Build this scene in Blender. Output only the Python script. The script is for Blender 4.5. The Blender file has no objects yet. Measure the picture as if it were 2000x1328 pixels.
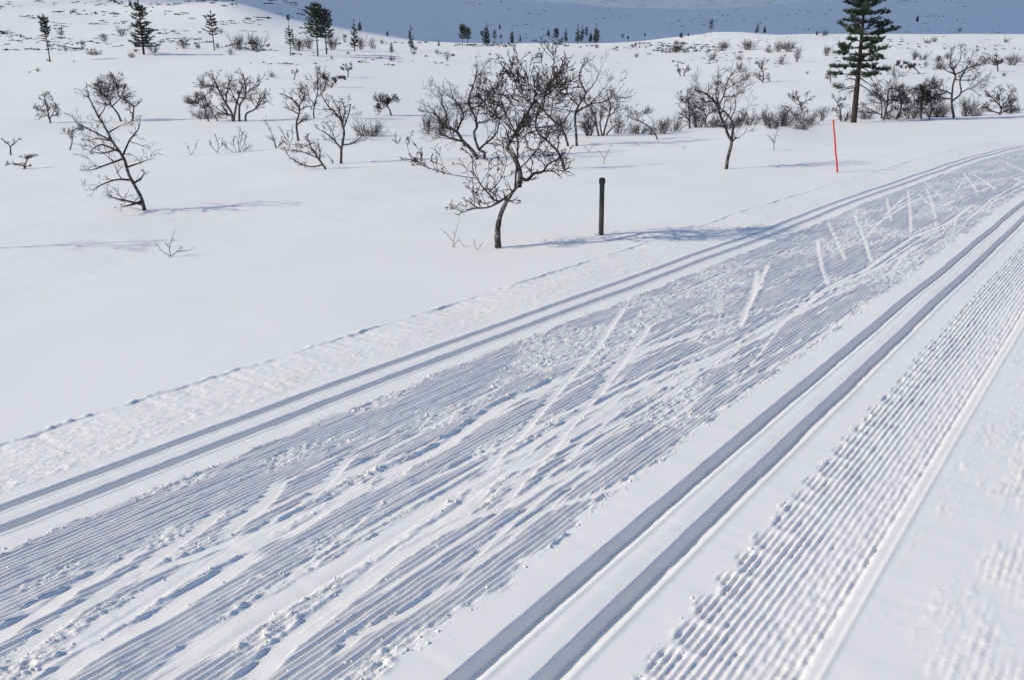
import bpy, math, random
import numpy as np
from mathutils import Vector, Matrix

random.seed(7)
rng = np.random.default_rng(7)
S = bpy.context.scene
COL = S.collection

# ------------------------------------------------------------------ camera frame
FPX, CX, CY = 1500.0, 1000.0, 664.0            # photograph: 2000 x 1328
YH, ROLL_F, CAMH = 198.72, -0.0328, 1.793      # trail-plane frame F
ROLL_W = 0.012                                  # roll of the camera against the level world W
PIT = math.atan((CY - YH) / FPX)
ca, sa = math.cos(PIT), math.sin(PIT)


def rotz(r):
    c, s = math.cos(r), math.sin(r)
    return np.array([[c, s, 0], [-s, c, 0], [0, 0, 1.0]])


PM = np.array([[1, 0, 0], [0, -sa, ca], [0, -ca, -sa]])     # (x right, y down, f) -> (X, Y fwd, Z up)
R_FW = PM @ rotz(ROLL_W) @ rotz(ROLL_F).T @ PM.T            # F direction -> W direction


def to_world(P):
    P = np.asarray(P, float)
    Q = P.copy()
    Q[..., 2] -= CAMH
    Q = Q @ R_FW.T
    Q[..., 2] += CAMH
    return Q


cam_d = bpy.data.cameras.new('camera')
cam_d.sensor_width = 36.0
cam_d.lens = 36.0 * FPX / 2000.0
cam_d.clip_start = 0.05
cam_d.clip_end = 30000
cam = bpy.data.objects.new('camera', cam_d)
COL.objects.link(cam)
RW = PM @ rotz(ROLL_W)
right, down, fwd = RW @ np.array([1, 0, 0]), RW @ np.array([0, 1, 0]), RW @ np.array([0, 0, 1])
m = Matrix.Identity(4)
for i in range(3):
    m[i][0], m[i][1], m[i][2] = right[i], -down[i], -fwd[i]
m[2][3] = CAMH
cam.matrix_world = m
S.camera = cam

# ------------------------------------------------------------------ sky, sun, exposure
SUN_EL = math.radians(31)
SHADOW_AZ = math.radians(12)        # shadows run to the right (+X), turned this much away from the camera
sun_dir = Vector((-math.cos(SHADOW_AZ) * math.cos(SUN_EL), -math.sin(SHADOW_AZ) * math.cos(SUN_EL), math.sin(SUN_EL)))
W = bpy.data.worlds.new('World')
S.world = W
W.use_nodes = True
nt = W.node_tree
bg = nt.nodes['Background']
sky = nt.nodes.new('ShaderNodeTexSky')
sky.sky_type = 'NISHITA'
sky.sun_disc = False
sky.sun_elevation = SUN_EL
sky.sun_rotation = math.atan2(sun_dir.x, sun_dir.y)
sky.altitude = 300
sky.air_density = 1.0
sky.dust_density = 0.1
sky.ozone_density = 3.3
nt.links.new(sky.outputs[0], bg.inputs['Color'])
bg.inputs['Strength'].default_value = 0.148
sd = bpy.data.lights.new('sun', 'SUN')
sd.energy = 4.15
sd.angle = math.radians(0.65)
sd.color = (1.0, 0.875, 0.69)
sun = bpy.data.objects.new('sun', sd)
COL.objects.link(sun)
sun.rotation_euler = sun_dir.to_track_quat('Z', 'Y').to_euler()
S.view_settings.view_transform = 'Standard'
S.view_settings.look = 'None'
S.view_settings.gamma = 1.0
S.view_settings.exposure = 0.15
S.view_settings.use_curve_mapping = False


# ------------------------------------------------------------------ noise
def vnoise(x, y, seed=0):
    xi = np.floor(x).astype(np.int64)
    yi = np.floor(y).astype(np.int64)
    fx = x - xi
    fy = y - yi
    fx = fx * fx * fx * (fx * (fx * 6 - 15) + 10)
    fy = fy * fy * fy * (fy * (fy * 6 - 15) + 10)

    def h(a, b):
        n = (a * 374761393 + b * 668265263 + seed * 974711) & 0xffffffff
        n = ((n ^ (n >> 13)) * 1274126177) & 0xffffffff
        n = n ^ (n >> 16)
        return (n & 0xffff) / 32767.5 - 1.0
    a = h(xi, yi) * (1 - fx) + h(xi + 1, yi) * fx
    b = h(xi, yi + 1) * (1 - fx) + h(xi + 1, yi + 1) * fx
    return a * (1 - fy) + b * fy


def fbm(x, y, oct=4, seed=0, gain=0.5):
    s = 0.0
    a = 1.0
    for o in range(oct):
        s = s + a * vnoise(x * 2 ** o + 17.3 * o, y * 2 ** o - 9.1 * o, seed + o)
        a *= gain
    return s


def sstep(a, b, x):
    t = np.clip((x - a) / (b - a), 0, 1)
    return t * t * (3 - 2 * t)


# ------------------------------------------------------------------ pixel ray <-> F frame
def ray(px, py):
    """direction in F, scaled so that its forward (Y) component is 1"""
    x, y = px - CX, py - CY
    c, s = math.cos(ROLL_F), math.sin(ROLL_F)
    x, y = c * x + s * y, -s * x + c * y
    d = FPX * ca - y * sa
    dn = FPX * sa + y * ca
    return x / d, -dn / d


# ------------------------------------------------------------------ the rise of the land beyond the trail plane
YN = [12, 18, 24, 33, 45, 60, 80, 105, 135, 170, 215, 270, 340, 450, 600, 850, 1200, 1800, 2500, 3200, 4500, 9000]
COLS = [-700, 0, 250, 450, 600, 700, 800, 900, 1000, 1100, 1200, 1300, 1400, 1500, 1650, 2000, 2700]
N = None
ROWS = {   # photograph rows by column at YN[3:]
    -700: [325, 290, 262, 225, 185, 145, 118, 95, 75, 55, 30, 0, -40, -70, -60, -60, -50, -40, -40],
    0:    [308, 272, 246, 215, 178, 140, 112, 92, 78, 62, 38, 8, -30, -60, -40, -40, -40, -40, -40],
    250:  [300, 267, 243, 212, 172, 133, 106, 90, 78, 62, 40, 12, -25, -35, -20, -20, -20, -20, -20],
    450:  [294, 262, 238, 208, 168, 130, 106, 93, 80, 62, 38, 2, 0, 10, 5, -10, 10, 40, 60],
    600:  [288, 257, 234, 204, 166, 130, 107, 95, 84, 70, 55, 44, 60, 70, 30, -10, 10, 40, 60],
    700:  [286, 256, 234, 204, 166, 132, 110, 98, 88, 76, 66, 60, 72, 75, 40, -8, 10, 40, 60],
    800:  [283, 256, 236, 206, 170, 136, 114, 101, 91, 83, 78, 76, 84, 76, 40, -4, 12, 40, 60],
    900:  [279, 258, 240, 210, 172, 138, 116, 102, 93, 86, 90, 96, 94, 78, 42, 0, 14, 40, 60],
    1000: [276, 260, 245, 214, 174, 139, 117, 102, 93, 87, 96, 104, 96, 78, 42, 2, 14, 40, 60],
    1100: [273, 262, 248, 218, 176, 140, 117, 102, 92, 86, 98, 106, 97, 78, 44, 7, 18, 40, 60],
    1200: [269, 260, 248, 219, 177, 141, 117, 101, 91, 85, 98, 106, 96, 78, 48, 16, 24, 40, 60],
    1300: [266, 254, 244, 218, 176, 140, 116, 99, 88, 80, 96, 102, 92, 74, 48, 21, 28, 40, 60],
    1400: [262, 248, 240, 215, 174, 138, 113, 95, 84, 72, 92, 98, 86, 70, 46, 19, 28, 40, 60],
    1500: [257, 243, 237, 212, 171, 135, 109, 90, 77, 71, 86, 92, 78, 60, 38, 10, 20, 40, 60],
    1650: [N, 236, 234, 210, 170, 132, 106, 87, 75, 68, 82, 84, 68, 48, 25, -5, 10, 40, 60],
    2000: [N, 226, 226, 205, 168, 130, 104, 86, 74, 68, 80, 78, 60, 38, 8, -30, 0, 30, 50],
    2700: [N, 205, 200, 190, 160, 124, 98, 80, 68, 62, 70, 66, 50, 26, -10, -50, -20, 20, 40],
}


def spline(xk, yk, x):
    """natural cubic spline"""
    n = len(xk)
    h = np.diff(xk)
    A = np.zeros((n, n))
    b = np.zeros(n)
    A[0, 0] = A[-1, -1] = 1
    for i in range(1, n - 1):
        A[i, i - 1], A[i, i], A[i, i + 1] = h[i - 1], 2 * (h[i - 1] + h[i]), h[i]
        b[i] = 3 * ((yk[i + 1] - yk[i]) / h[i] - (yk[i] - yk[i - 1]) / h[i - 1])
    c = np.linalg.solve(A, b)
    i = np.clip(np.searchsorted(xk, x) - 1, 0, n - 2)
    dx = x - xk[i]
    B = (yk[i + 1] - yk[i]) / h[i] - h[i] * (2 * c[i] + c[i + 1]) / 3
    D = (c[i + 1] - c[i]) / (3 * h[i])
    return yk[i] + B * dx + c[i] * dx ** 2 + D * dx ** 3


LY = np.log(np.array(YN, float))
UK = np.array([ray(c, 150)[0] for c in COLS])
G = np.zeros((len(COLS), len(YN)))
for ci, c in enumerate(COLS):
    for k, r in enumerate(ROWS[c]):
        j = k + 3
        if r is None:
            G[ci, j] = 0
        else:
            G[ci, j] = ray(c, r)[1] + CAMH / YN[j]
LYD = np.linspace(LY[0], LY[-1], 500)
UD = np.linspace(UK[0], UK[-1], 260)


def pchip(xk, yk, x):
    h = np.diff(xk)
    d = np.diff(yk) / h
    mm = np.zeros(len(xk))
    for i in range(1, len(xk) - 1):
        if d[i - 1] * d[i] > 0:
            w1, w2 = 2 * h[i] + h[i - 1], h[i] + 2 * h[i - 1]
            mm[i] = (w1 + w2) / (w1 / d[i - 1] + w2 / d[i])
    mm[0], mm[-1] = d[0], d[-1]
    i = np.clip(np.searchsorted(xk, x) - 1, 0, len(xk) - 2)
    t = (x - xk[i]) / h[i]
    return ((2 * t ** 3 - 3 * t ** 2 + 1) * yk[i] + (t ** 3 - 2 * t ** 2 + t) * h[i] * mm[i]
            + (-2 * t ** 3 + 3 * t ** 2) * yk[i + 1] + (t ** 3 - t ** 2) * h[i] * mm[i + 1])


G1 = np.array([pchip(LY, G[i], LYD) for i in range(len(COLS))])
G2 = np.array([pchip(UK, G1[:, j], UD) for j in range(len(LYD))]).T      # [u, logY]


def smooth_axis(a, n, ax):
    k = np.hanning(n + 2)[1:-1]
    k /= k.sum()
    p = n // 2
    pad = [(0, 0), (0, 0)]
    pad[ax] = (p, p)
    b = np.pad(a, pad, mode='edge')
    return np.apply_along_axis(lambda v: np.convolve(v, k, 'valid'), ax, b)


G2 = smooth_axis(smooth_axis(G2, 11, 1), 9, 0)


def land(X, Y):
    """height over the trail plane in F, without small relief"""
    r = np.hypot(X, Y)
    az = np.arctan2(X, Y)
    azc = np.clip(az, math.atan(UK[0]), math.atan(UK[-1]))
    Ye = np.maximum(r * np.cos(azc), 12.01)
    u = np.tan(azc)
    a = np.clip((u - UD[0]) / (UD[1] - UD[0]), 0, len(UD) - 1.001)
    b = np.clip((np.log(Ye) - LYD[0]) / (LYD[1] - LYD[0]), 0, len(LYD) - 1.001)
    ai, bi = a.astype(int), b.astype(int)
    fa, fb = a - ai, b - bi
    g = (G2[ai, bi] * (1 - fa) * (1 - fb) + G2[ai + 1, bi] * fa * (1 - fb)
         + G2[ai, bi + 1] * (1 - fa) * fb + G2[ai + 1, bi + 1] * fa * fb)
    fade = 1 - 0.75 * sstep(0.0, 0.8, np.abs(az - azc))
    return g * Ye * fade


def relief(X, Y):
    r = np.hypot(X, Y)
    z = 0.034 * fbm(X / 4.2 + 3, Y / 4.2, 3, 11) * sstep(3, 9, r)
    z = z + 0.10 * fbm(X / 13.0, Y / 13.0, 3, 21) * sstep(18, 60, r)
    z = z + 0.45 * fbm(X / 45.0, Y / 45.0, 4, 31) * sstep(70, 220, r)
    z = z + 3.2 * fbm(X / 170.0, Y / 170.0, 5, 41) * sstep(330, 900, r)
    z = z + 1.9 * np.exp(-((X - 88) / 20) ** 2 - ((Y - 330) / 28) ** 2) * (1 + .25 * fbm(X / 9, Y / 12, 3, 47))
    return z


# ------------------------------------------------------------------ course of the trail
P0 = (-0.1126, 0.6812146, 0.00294428, -6.00771e-4, 9.28386e-5)
sg = np.arange(-12, 62, 0.02)
scl = np.clip(sg, -4, 31)
thg = P0[1] + P0[2] * scl + P0[3] * scl ** 2 / 2 + P0[4] * scl ** 3 / 6
Xg = np.cumsum(np.sin(thg)) * 0.02
Yg = np.cumsum(np.cos(thg)) * 0.02
i0 = int(np.argmin(np.abs(sg)))
Xg += P0[0] - Xg[i0]
Yg += 2.0 - Yg[i0]


def st_of(X, Y):
    """trail coordinates of F points (coarse search, fine refine)"""
    X = np.ravel(X)
    Y = np.ravel(Y)
    s = np.zeros(len(X))
    cs = np.arange(0, len(sg), 20)
    for a in range(0, len(X), 20000):
        d = (X[a:a + 20000, None] - Xg[cs][None]) ** 2 + (Y[a:a + 20000, None] - Yg[cs][None]) ** 2
        s[a:a + 20000] = cs[np.argmin(d, 1)]
    i = s.astype(int)
    ds = (X - Xg[i]) * np.sin(thg[i]) + (Y - Yg[i]) * np.cos(thg[i])
    i = np.clip(i + np.round(ds / 0.02).astype(int), 0, len(sg) - 1)
    t = (X - Xg[i]) * np.cos(thg[i]) - (Y - Yg[i]) * np.sin(thg[i])
    return sg[i], t


S0, S1, T0, T1 = -4.2, 42.0, -8.0, 6.0


def ground(X, Y):
    return land(X, Y) + relief(X, Y)


def hit(px, py):
    """F point where the ray through a photograph pixel meets the ground"""
    u, v = ray(px, py)
    Y = np.exp(np.linspace(math.log(1.0), math.log(3000), 6000))
    d = CAMH + v * Y - ground(u * Y, Y)
    k = np.where(d < 0)[0]
    i = k[0] if len(k) else len(Y) - 1
    return np.array([u * Y[i], Y[i], ground(np.array([u * Y[i]]), np.array([Y[i]]))[0]])


# ------------------------------------------------------------------ materials
def mat(name):
    mt = bpy.data.materials.new(name)
    mt.use_nodes = True
    return mt, mt.node_tree, mt.node_tree.nodes['Principled BSDF']


def node(t, ty, **kw):
    n = t.nodes.new(ty)
    for k, v in kw.items():
        if k in n.inputs:
            n.inputs[k].default_value = v
        else:
            setattr(n, k, v)
    return n


def ramp(t, fac, stops):
    r = t.nodes.new('ShaderNodeValToRGB')
    el = r.color_ramp.elements
    while len(el) < len(stops):
        el.new(0.5)
    for e, (p, c) in zip(el, stops):
        e.position = p
        e.color = (*c, 1)
    t.links.new(fac, r.inputs['Fac'])
    return r


def snow_material(name, scales, strength, attr=False, tint=(0.71, 0.705, 0.705)):
    mt, t, b = mat(name)
    tc = node(t, 'ShaderNodeTexCoord')
    n1 = node(t, 'ShaderNodeTexNoise', Scale=0.45, Detail=4.0)
    t.links.new(tc.outputs['Object'], n1.inputs['Vector'])
    r = ramp(t, n1.outputs['Fac'], [(0.3, tuple(c * 0.965 for c in tint)), (0.7, tint)])
    t.links.new(r.outputs[0], b.inputs['Base Color'])
    b.inputs['Roughness'].default_value = 0.62
    b.inputs['Specular IOR Level'].default_value = 0.25
    prev = None
    for sc, st in zip(scales, strength):
        n = node(t, 'ShaderNodeTexNoise', Scale=sc, Detail=3.0, Roughness=0.6)
        t.links.new(tc.outputs['Object'], n.inputs['Vector'])
        bp = node(t, 'ShaderNodeBump', Distance=0.3 / sc)
        bp.inputs['Strength'].default_value = st
        t.links.new(n.outputs['Fac'], bp.inputs['Height'])
        if attr:
            at = node(t, 'ShaderNodeAttribute', attribute_name='rough')
            ml = node(t, 'ShaderNodeMath', operation='MULTIPLY')
            ml.inputs[1].default_value = st
            t.links.new(at.outputs['Fac'], ml.inputs[0])
            t.links.new(ml.outputs[0], bp.inputs['Strength'])
        if prev:
            t.links.new(prev.outputs[0], bp.inputs['Normal'])
        prev = bp
    t.links.new(prev.outputs[0], b.inputs['Normal'])
    return mt


M_TRAIL = snow_material('groomed snow', (55.0, 190.0), (0.55, 0.4), attr=True)
M_FIELD = snow_material('open snow', (0.9, 6.0, 70.0), (0.09, 0.08, 0.14))
M_CRUMB = snow_material('snow crumbs', (120.0,), (0.3,), tint=(0.73, 0.725, 0.725))

# far snow on the fells: thin snow with darker heath showing through in wind-blown streaks
M_FELL, t_, b_ = mat('thin snow over rock')
tc_ = node(t_, 'ShaderNodeTexCoord')
n_ = node(t_, 'ShaderNodeTexNoise', Scale=0.012, Detail=9.0, Roughness=0.72)
mp_ = node(t_, 'ShaderNodeMapping')
mp_.inputs['Scale'].default_value = (1, 1.6, 3)
t_.links.new(tc_.outputs['Object'], mp_.inputs['Vector'])
t_.links.new(mp_.outputs[0], n_.inputs['Vector'])
r_ = ramp(t_, n_.outputs['Fac'], [(0.36, (0.55, 0.55, 0.55)), (0.5, (0.74, 0.74, 0.74))])
t_.links.new(r_.outputs[0], b_.inputs['Base Color'])
b_.inputs['Roughness'].default_value = 0.85


def bark_material(name, dark, pale, amount, scale=9.0):
    mt, t, b = mat(name)
    tc = node(t, 'ShaderNodeTexCoord')
    mp = node(t, 'ShaderNodeMapping')
    mp.inputs['Scale'].default_value = (1, 1, 2.2)
    n = node(t, 'ShaderNodeTexNoise', Scale=scale, Detail=6.0, Roughness=0.7)
    t.links.new(tc.outputs['Object'], mp.inputs['Vector'])
    t.links.new(mp.outputs[0], n.inputs['Vector'])
    r = ramp(t, n.outputs['Fac'], [(amount, dark), (amount + 0.09, pale)])
    t.links.new(r.outputs[0], b.inputs['Base Color'])
    bp = node(t, 'ShaderNodeBump', Strength=0.6, Distance=0.01)
    t.links.new(n.outputs['Fac'], bp.inputs['Height'])
    t.links.new(bp.outputs[0], b.inputs['Normal'])
    b.inputs['Roughness'].default_value = 0.85
    b.inputs['Specular IOR Level'].default_value = 0.2
    return mt


M_BARK = bark_material('birch bark', (0.038, 0.032, 0.029), (0.21, 0.20, 0.19), 0.50, 14)
M_LIMB = bark_material('birch branch bark', (0.028, 0.023, 0.021), (0.055, 0.047, 0.042), 0.5, 20)
M_TWIG = bark_material('twig bark', (0.03, 0.022, 0.02), (0.05, 0.038, 0.034), 0.5, 30)
M_PINEB = bark_material('pine bark', (0.028, 0.023, 0.021), (0.065, 0.05, 0.042), 0.5, 6)
M_NEED, t_, b_ = mat('pine needles')
tc_ = node(t_, 'ShaderNodeTexCoord')
n_ = node(t_, 'ShaderNodeTexNoise', Scale=1.6, Detail=5.0)
t_.links.new(tc_.outputs['Object'], n_.inputs['Vector'])
r_ = ramp(t_, n_.outputs['Fac'], [(0.35, (0.014, 0.022, 0.012)), (0.65, (0.035, 0.05, 0.02))])
t_.links.new(r_.outputs[0], b_.inputs['Base Color'])
b_.inputs['Roughness'].default_value = 0.7


# ------------------------------------------------------------------ mesh helpers
def tag(o, label=None, cat=None, group=None, kind=None):
    if label:
        o['label'] = label
    if cat:
        o['category'] = cat
    if group:
        o['group'] = group
    if kind:
        o['kind'] = kind
    return o


def mesh_np(name, co, quads=None, tris=None, smooth=True, material=None):
    me = bpy.data.meshes.new(name)
    co = np.asarray(co, np.float32).reshape(-1, 3)
    parts = []
    sizes = []
    if quads is not None and len(quads):
        q = np.asarray(quads, np.int32)
        parts.append(q.ravel())
        sizes.append(np.full(len(q), 4, np.int32))
    if tris is not None and len(tris):
        q = np.asarray(tris, np.int32)
        parts.append(q.ravel())
        sizes.append(np.full(len(q), 3, np.int32))
    loops = np.concatenate(parts)
    size = np.concatenate(sizes)
    me.vertices.add(len(co))
    me.vertices.foreach_set('co', co.ravel())
    me.loops.add(len(loops))
    me.loops.foreach_set('vertex_index', loops)
    me.polygons.add(len(size))
    st = np.concatenate(([0], np.cumsum(size)[:-1])).astype(np.int32)
    me.polygons.foreach_set('loop_start', st)
    me.polygons.foreach_set('loop_total', size)
    me.polygons.foreach_set('use_smooth', np.full(len(size), smooth))
    me.update(calc_edges=True)
    if material:
        me.materials.append(material)
    return me


def link(name, me, parent=None):
    o = bpy.data.objects.new(name, me)
    COL.objects.link(o)
    if parent:
        o.parent = parent
    return o


def empty(name, loc):
    o = bpy.data.objects.new(name, None)
    o.empty_display_size = 0.2
    COL.objects.link(o)
    o.location = loc
    return o


def grid_quads(nr, nc):
    i = np.arange(nr - 1)[:, None] * nc + np.arange(nc - 1)[None]
    return np.stack([i, i + 1, i + nc + 1, i + nc], -1).reshape(-1, 4)


# ------------------------------------------------------------------ ski marks: (px points, half width m, depth m, rim height m, rim side, roughness)
MARKS = [
    # long furrows with a heap of pushed snow on their left side
    ([(1105, 733), (1060, 757), (1000, 783), (940, 822), (880, 862), (820, 895), (720, 938)], .045, .018, .036, -1, 1.0),
    ([(720, 938), (600, 1000), (450, 1060), (330, 1105), (235, 1145)], .03, .012, .014, -1, .8),
    ([(950, 945), (911, 983), (854, 1028), (770, 1094), (695, 1154), (620, 1211), (569, 1247), (500, 1316), (450, 1360)], .05, .018, .024, -1, 1.0),
    ([(528, 1070), (455, 1110), (390, 1148), (324, 1196), (220, 1258), (120, 1319), (60, 1360)], .05, .018, .018, -1, .8),
    ([(680, 972), (640, 995), (572, 1037), (520, 1062)], .03, .014, .022, -1, 1.0),
    ([(234, 1097), (210, 1112), (135, 1154), (90, 1187), (0, 1243), (-60, 1290)], .04, .016, .010, -1, .4),
    ([(450, 985), (400, 1022), (330, 1070), (225, 1148), (120, 1215), (0, 1310)], .035, .008, .007, 1, .3),
    ([(1217, 598), (1170, 670), (1125, 722), (1085, 767), (1037, 822), (1000, 862), (940, 925)], .026, .012, .007, 1, .3),
    ([(1270, 630), (1207, 715), (1170, 765), (1140, 800), (1085, 860), (1010, 950), (960, 1010)], .026, .012, .006, 1, .3),
    ([(1500, 598), (1450, 610), (1400, 622), (1332, 637)], .022, .012, .024, -1, 1.0),
    ([(1900, 400), (1852, 432), (1795, 453), (1760, 474), (1689, 520), (1618, 559), (1512, 637), (1431, 679), (1292, 733), (1200, 775), (1090, 835), (980, 905)], .032, .012, .010, -1, .6),
    ([(1806, 382), (1770, 400), (1730, 422), (1686, 445)], .025, .012, .010, -1, .6),
    ([(1560, 476), (1500, 498), (1440, 520), (1330, 566), (1200, 605)], .018, .008, .010, -1, .8),
    ([(1780, 620), (1700, 650), (1600, 700), (1500, 740), (1400, 800), (1330, 818)], .012, .005, .002, -1, .2),
    # broad flattened diagonals
    ([(740, 944), (660, 975), (580, 1015), (500, 1061), (380, 1115), (250, 1190), (100, 1290)], .055, .009, .006, 1, .5),
    ([(1100, 870), (1010, 905), (900, 960), (800, 1020), (700, 1075), (560, 1160), (420, 1240), (300, 1328)], .05, .010, .008, -1, .6),
    ([(1290, 745), (1200, 800), (1100, 862), (960, 935), (860, 1000), (760, 1050), (640, 1120), (500, 1210), (380, 1300)], .04, .010, .008, 1, .6),
    ([(1600, 590), (1500, 640), (1400, 700), (1300, 745), (1150, 830), (1030, 905)], .03, .009, .007, 1, .6),
    ([(1380, 640), (1300, 668), (1230, 700), (1180, 735)], .05, .008, .006, -1, .5),
    ([(1700, 540), (1600, 590), (1480, 640), (1390, 700)], .025, .008, .006, 1, .6),
    ([(1180, 905), (1080, 935), (1000, 985), (900, 1020), (790, 1080)], .03, .009, .010, -1, .8),
    ([(560, 930), (520, 975), (470, 1015), (420, 1060)], .04, .006, .008, 1, .8),
    ([(700, 880), (660, 915), (620, 960), (590, 985)], .03, .008, .010, 1, .8),
    ([(850, 1020), (760, 1055), (690, 1100), (620, 1130)], .045, .010, .008, 1, .6),
    ([(300, 1060), (200, 1120), (100, 1170), (0, 1215)], .03, .006, .008, -1, .6),
    ([(900, 1130), (800, 1190), (700, 1240), (640, 1300)], .02, .008, .010, -1, .9),
    ([(1300, 900), (1180, 960), (1060, 1000), (980, 1060)], .02, .006, .008, -1, .9),
    # short bright edge cuts of skating skis, far up the trail
    ([(1594, 460), (1603, 510), (1615, 557)], .017, .005, .0085, 1, .3),
    ([(1615, 428), (1633, 465), (1650, 504)], .017, .005, .0085, 1, .3),
    ([(1668, 417), (1685, 460), (1702, 509)], .017, .005, .0085, 1, .3),
    ([(1730, 386), (1735, 410), (1740, 430)], .017, .005, .0085, 1, .3),
    ([(1772, 371), (1776, 410), (1779, 451)], .017, .005, .0085, 1, .3),
    ([(1792, 379), (1803, 390), (1815, 403)], .017, .005, .0085, 1, .3),
    ([(1808, 366), (1817, 395), (1827, 425)], .017, .005, .0085, 1, .3),
    ([(1802, 352), (1820, 368), (1838, 388)], .017, .005, .0085, 1, .3),
    ([(1880, 336), (1895, 355), (1909, 377)], .022, .005, .0085, 1, .3),
    ([(1901, 340), (1922, 354), (1944, 370)], .022, .005, .0085, 1, .3),
    ([(1962, 317), (1980, 326), (2004, 338)], .028, .005, .0085, 1, .3),
    ([(1970, 345), (1990, 352), (2010, 360)], .028, .005, .0085, 1, .3),
    ([(1498, 511), (1480, 555), (1456, 603), (1440, 640)], .025, .010, .018, 1, .3),
    ([(1477, 524), (1472, 560), (1464, 590)], .02, .010, .016, 1, .3),
]


def px_plane(p):
    u, v = ray(*p)
    Y = -CAMH / v
    return (u * Y, Y)


def seg_coords(X, Y, P):
    """nearest point on polyline: signed side distance (right +), along length, total"""
    best = np.full(X.shape, 1e9)
    side = np.zeros(X.shape)
    along = np.zeros(X.shape)
    acc = 0.0
    for (x0, y0), (x1, y1) in zip(P[:-1], P[1:]):
        dx, dy = x1 - x0, y1 - y0
        L = math.hypot(dx, dy)
        f = np.clip(((X - x0) * dx + (Y - y0) * dy) / (L * L), 0, 1)
        ex, ey = X - (x0 + f * dx), Y - (y0 + f * dy)
        d = np.hypot(ex, ey)
        sg_ = np.where(ex * dy - ey * dx >= 0, 1.0, -1.0)
        k = d < best
        best = np.where(k, d, best)
        side = np.where(k, sg_ * d, side)
        along = np.where(k, acc + f * L, along)
        acc += L
    return best, side, along, acc


def catmull(P, n=6):
    P = [np.array(p, float) for p in P]
    Q = [2 * P[0] - P[1]] + P + [2 * P[-1] - P[-2]]
    out = []
    for i in range(1, len(Q) - 2):
        for k in range(n):
            t = k / n
            a, b, c, d = Q[i - 1], Q[i], Q[i + 1], Q[i + 2]
            out.append(0.5 * ((2 * b) + (-a + c) * t + (2 * a - 5 * b + 4 * c - d) * t * t + (-a + 3 * b - 3 * c + d) * t ** 3))
    out.append(P[-1])
    return out


# ------------------------------------------------------------------ the groomed trail, one finely cut sheet
PITCH = 0.0285
cols = []


def span(a, b, d):
    n = max(1, int(round((b - a) / d)))
    cols.extend(np.linspace(a, b, n, endpoint=False))


span(-8.0, -7.92, .02)
span(-7.92, -5.0, .29)
span(-5.0, -3.75, .06)
span(-3.75, -3.40, .007)
span(-3.40, -2.80, .011)
span(-2.80, -2.34, .0048)
span(-2.34, -2.24, .012)
span(-2.24, -0.32, PITCH / 6)
span(-0.32, -0.18, .012)
span(-0.18, 0.19, .0046)
span(0.19, 0.30, .010)
span(0.30, 0.86, PITCH / 5)
span(0.86, 1.55, .0085)
span(1.55, 1.95, .02)
span(1.95, 2.6, .05)
span(2.6, 6.01, .3)
cols.append(6.0)
tt = np.array(cols)
ss = [S0]
while ss[-1] < S1:
    D = max(1.75, abs(ss[-1] + 1.6) + 1.0) if ss[-1] > -1.6 else 1.75 + (-1.6 - ss[-1]) * 12
    ss.append(ss[-1] + 0.0048 * D)
ss = np.array(ss)
NR, NC = len(ss), len(tt)
ix = np.interp(ss, sg, np.arange(len(sg)))
cxs, cys, cth = np.interp(ss, sg, Xg), np.interp(ss, sg, Yg), np.interp(ss, sg, thg)
SS, TT = np.meshgrid(ss, tt, indexing='ij')
XX = cxs[:, None] + TT * np.cos(cth)[:, None]
YY = cys[:, None] - TT * np.sin(cth)[:, None]
DD = np.hypot(XX, YY)

edge_t = -3.53 + 0.02 * fbm(SS / 1.3, SS * 0, 4, 51) + 0.012 * vnoise(SS / .07, SS * 0, 55) - 0.09 * sstep(6, 14, SS) - 0.15 * sstep(15, 28, SS)
edge_t = edge_t + .008 * vnoise(SS / .024, SS * 0, 56)
in_trail = sstep(-0.007, 0.007, TT - edge_t)
Z = np.zeros_like(XX)
rough = np.full_like(XX, 0.10)
# the trail lies a little below the untouched snow at its left edge
stepd = 0.0065 + 0.0065 * vnoise(SS / .35, SS * 0, 57) + .004 * vnoise(SS / .05, SS * 0, 59)
drop = in_trail * (1 - sstep(0.0, 0.9, TT - 1.2)) * stepd
drop = drop * (1 - 0.75 * sstep(0.02, 0.4, TT - edge_t))
Z -= drop
# small crumbled lip along the edge
Z += 0.012 * np.clip(fbm(SS / .05, TT / .05, 2, 58), 0, 1) * np.exp(-((TT - edge_t + .01) / .03) ** 2)

fine = fbm(SS / .026, TT / .018, 3, 61, .65)
crumb = np.clip(fbm(SS / .022, TT / .017, 2, 71, .6) - .05, 0, 2)
patch = fbm(SS / .8, TT / .28, 4, 81, .6)


def corduroy(T, S_, prof=1.0):
    w = 0.004 * vnoise(S_ / 1.7, T / 3.0, 91) + 0.0012 * vnoise(S_ / .12, T / .1, 92)
    ph = 2 * np.pi * (T + w) / PITCH
    return ((1 + np.cos(ph)) / 2) ** prof


def combed(T, S_):
    """ridges with a steep sunward side and a long back slope"""
    w = 0.005 * vnoise(S_ / 1.7, T / 3.0, 91) + 0.0016 * vnoise(S_ / .10, T / .06, 92)
    p = ((T + w) / PITCH) % 1.0
    up_ = sstep(0, .26, p)
    dn_ = 1 - np.clip((p - .26) / .74, 0, 1) ** .85
    h = np.where(p < .26, up_, dn_)
    return h * (1 + .22 * vnoise(S_ / .22, T / PITCH, 94))


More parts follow.
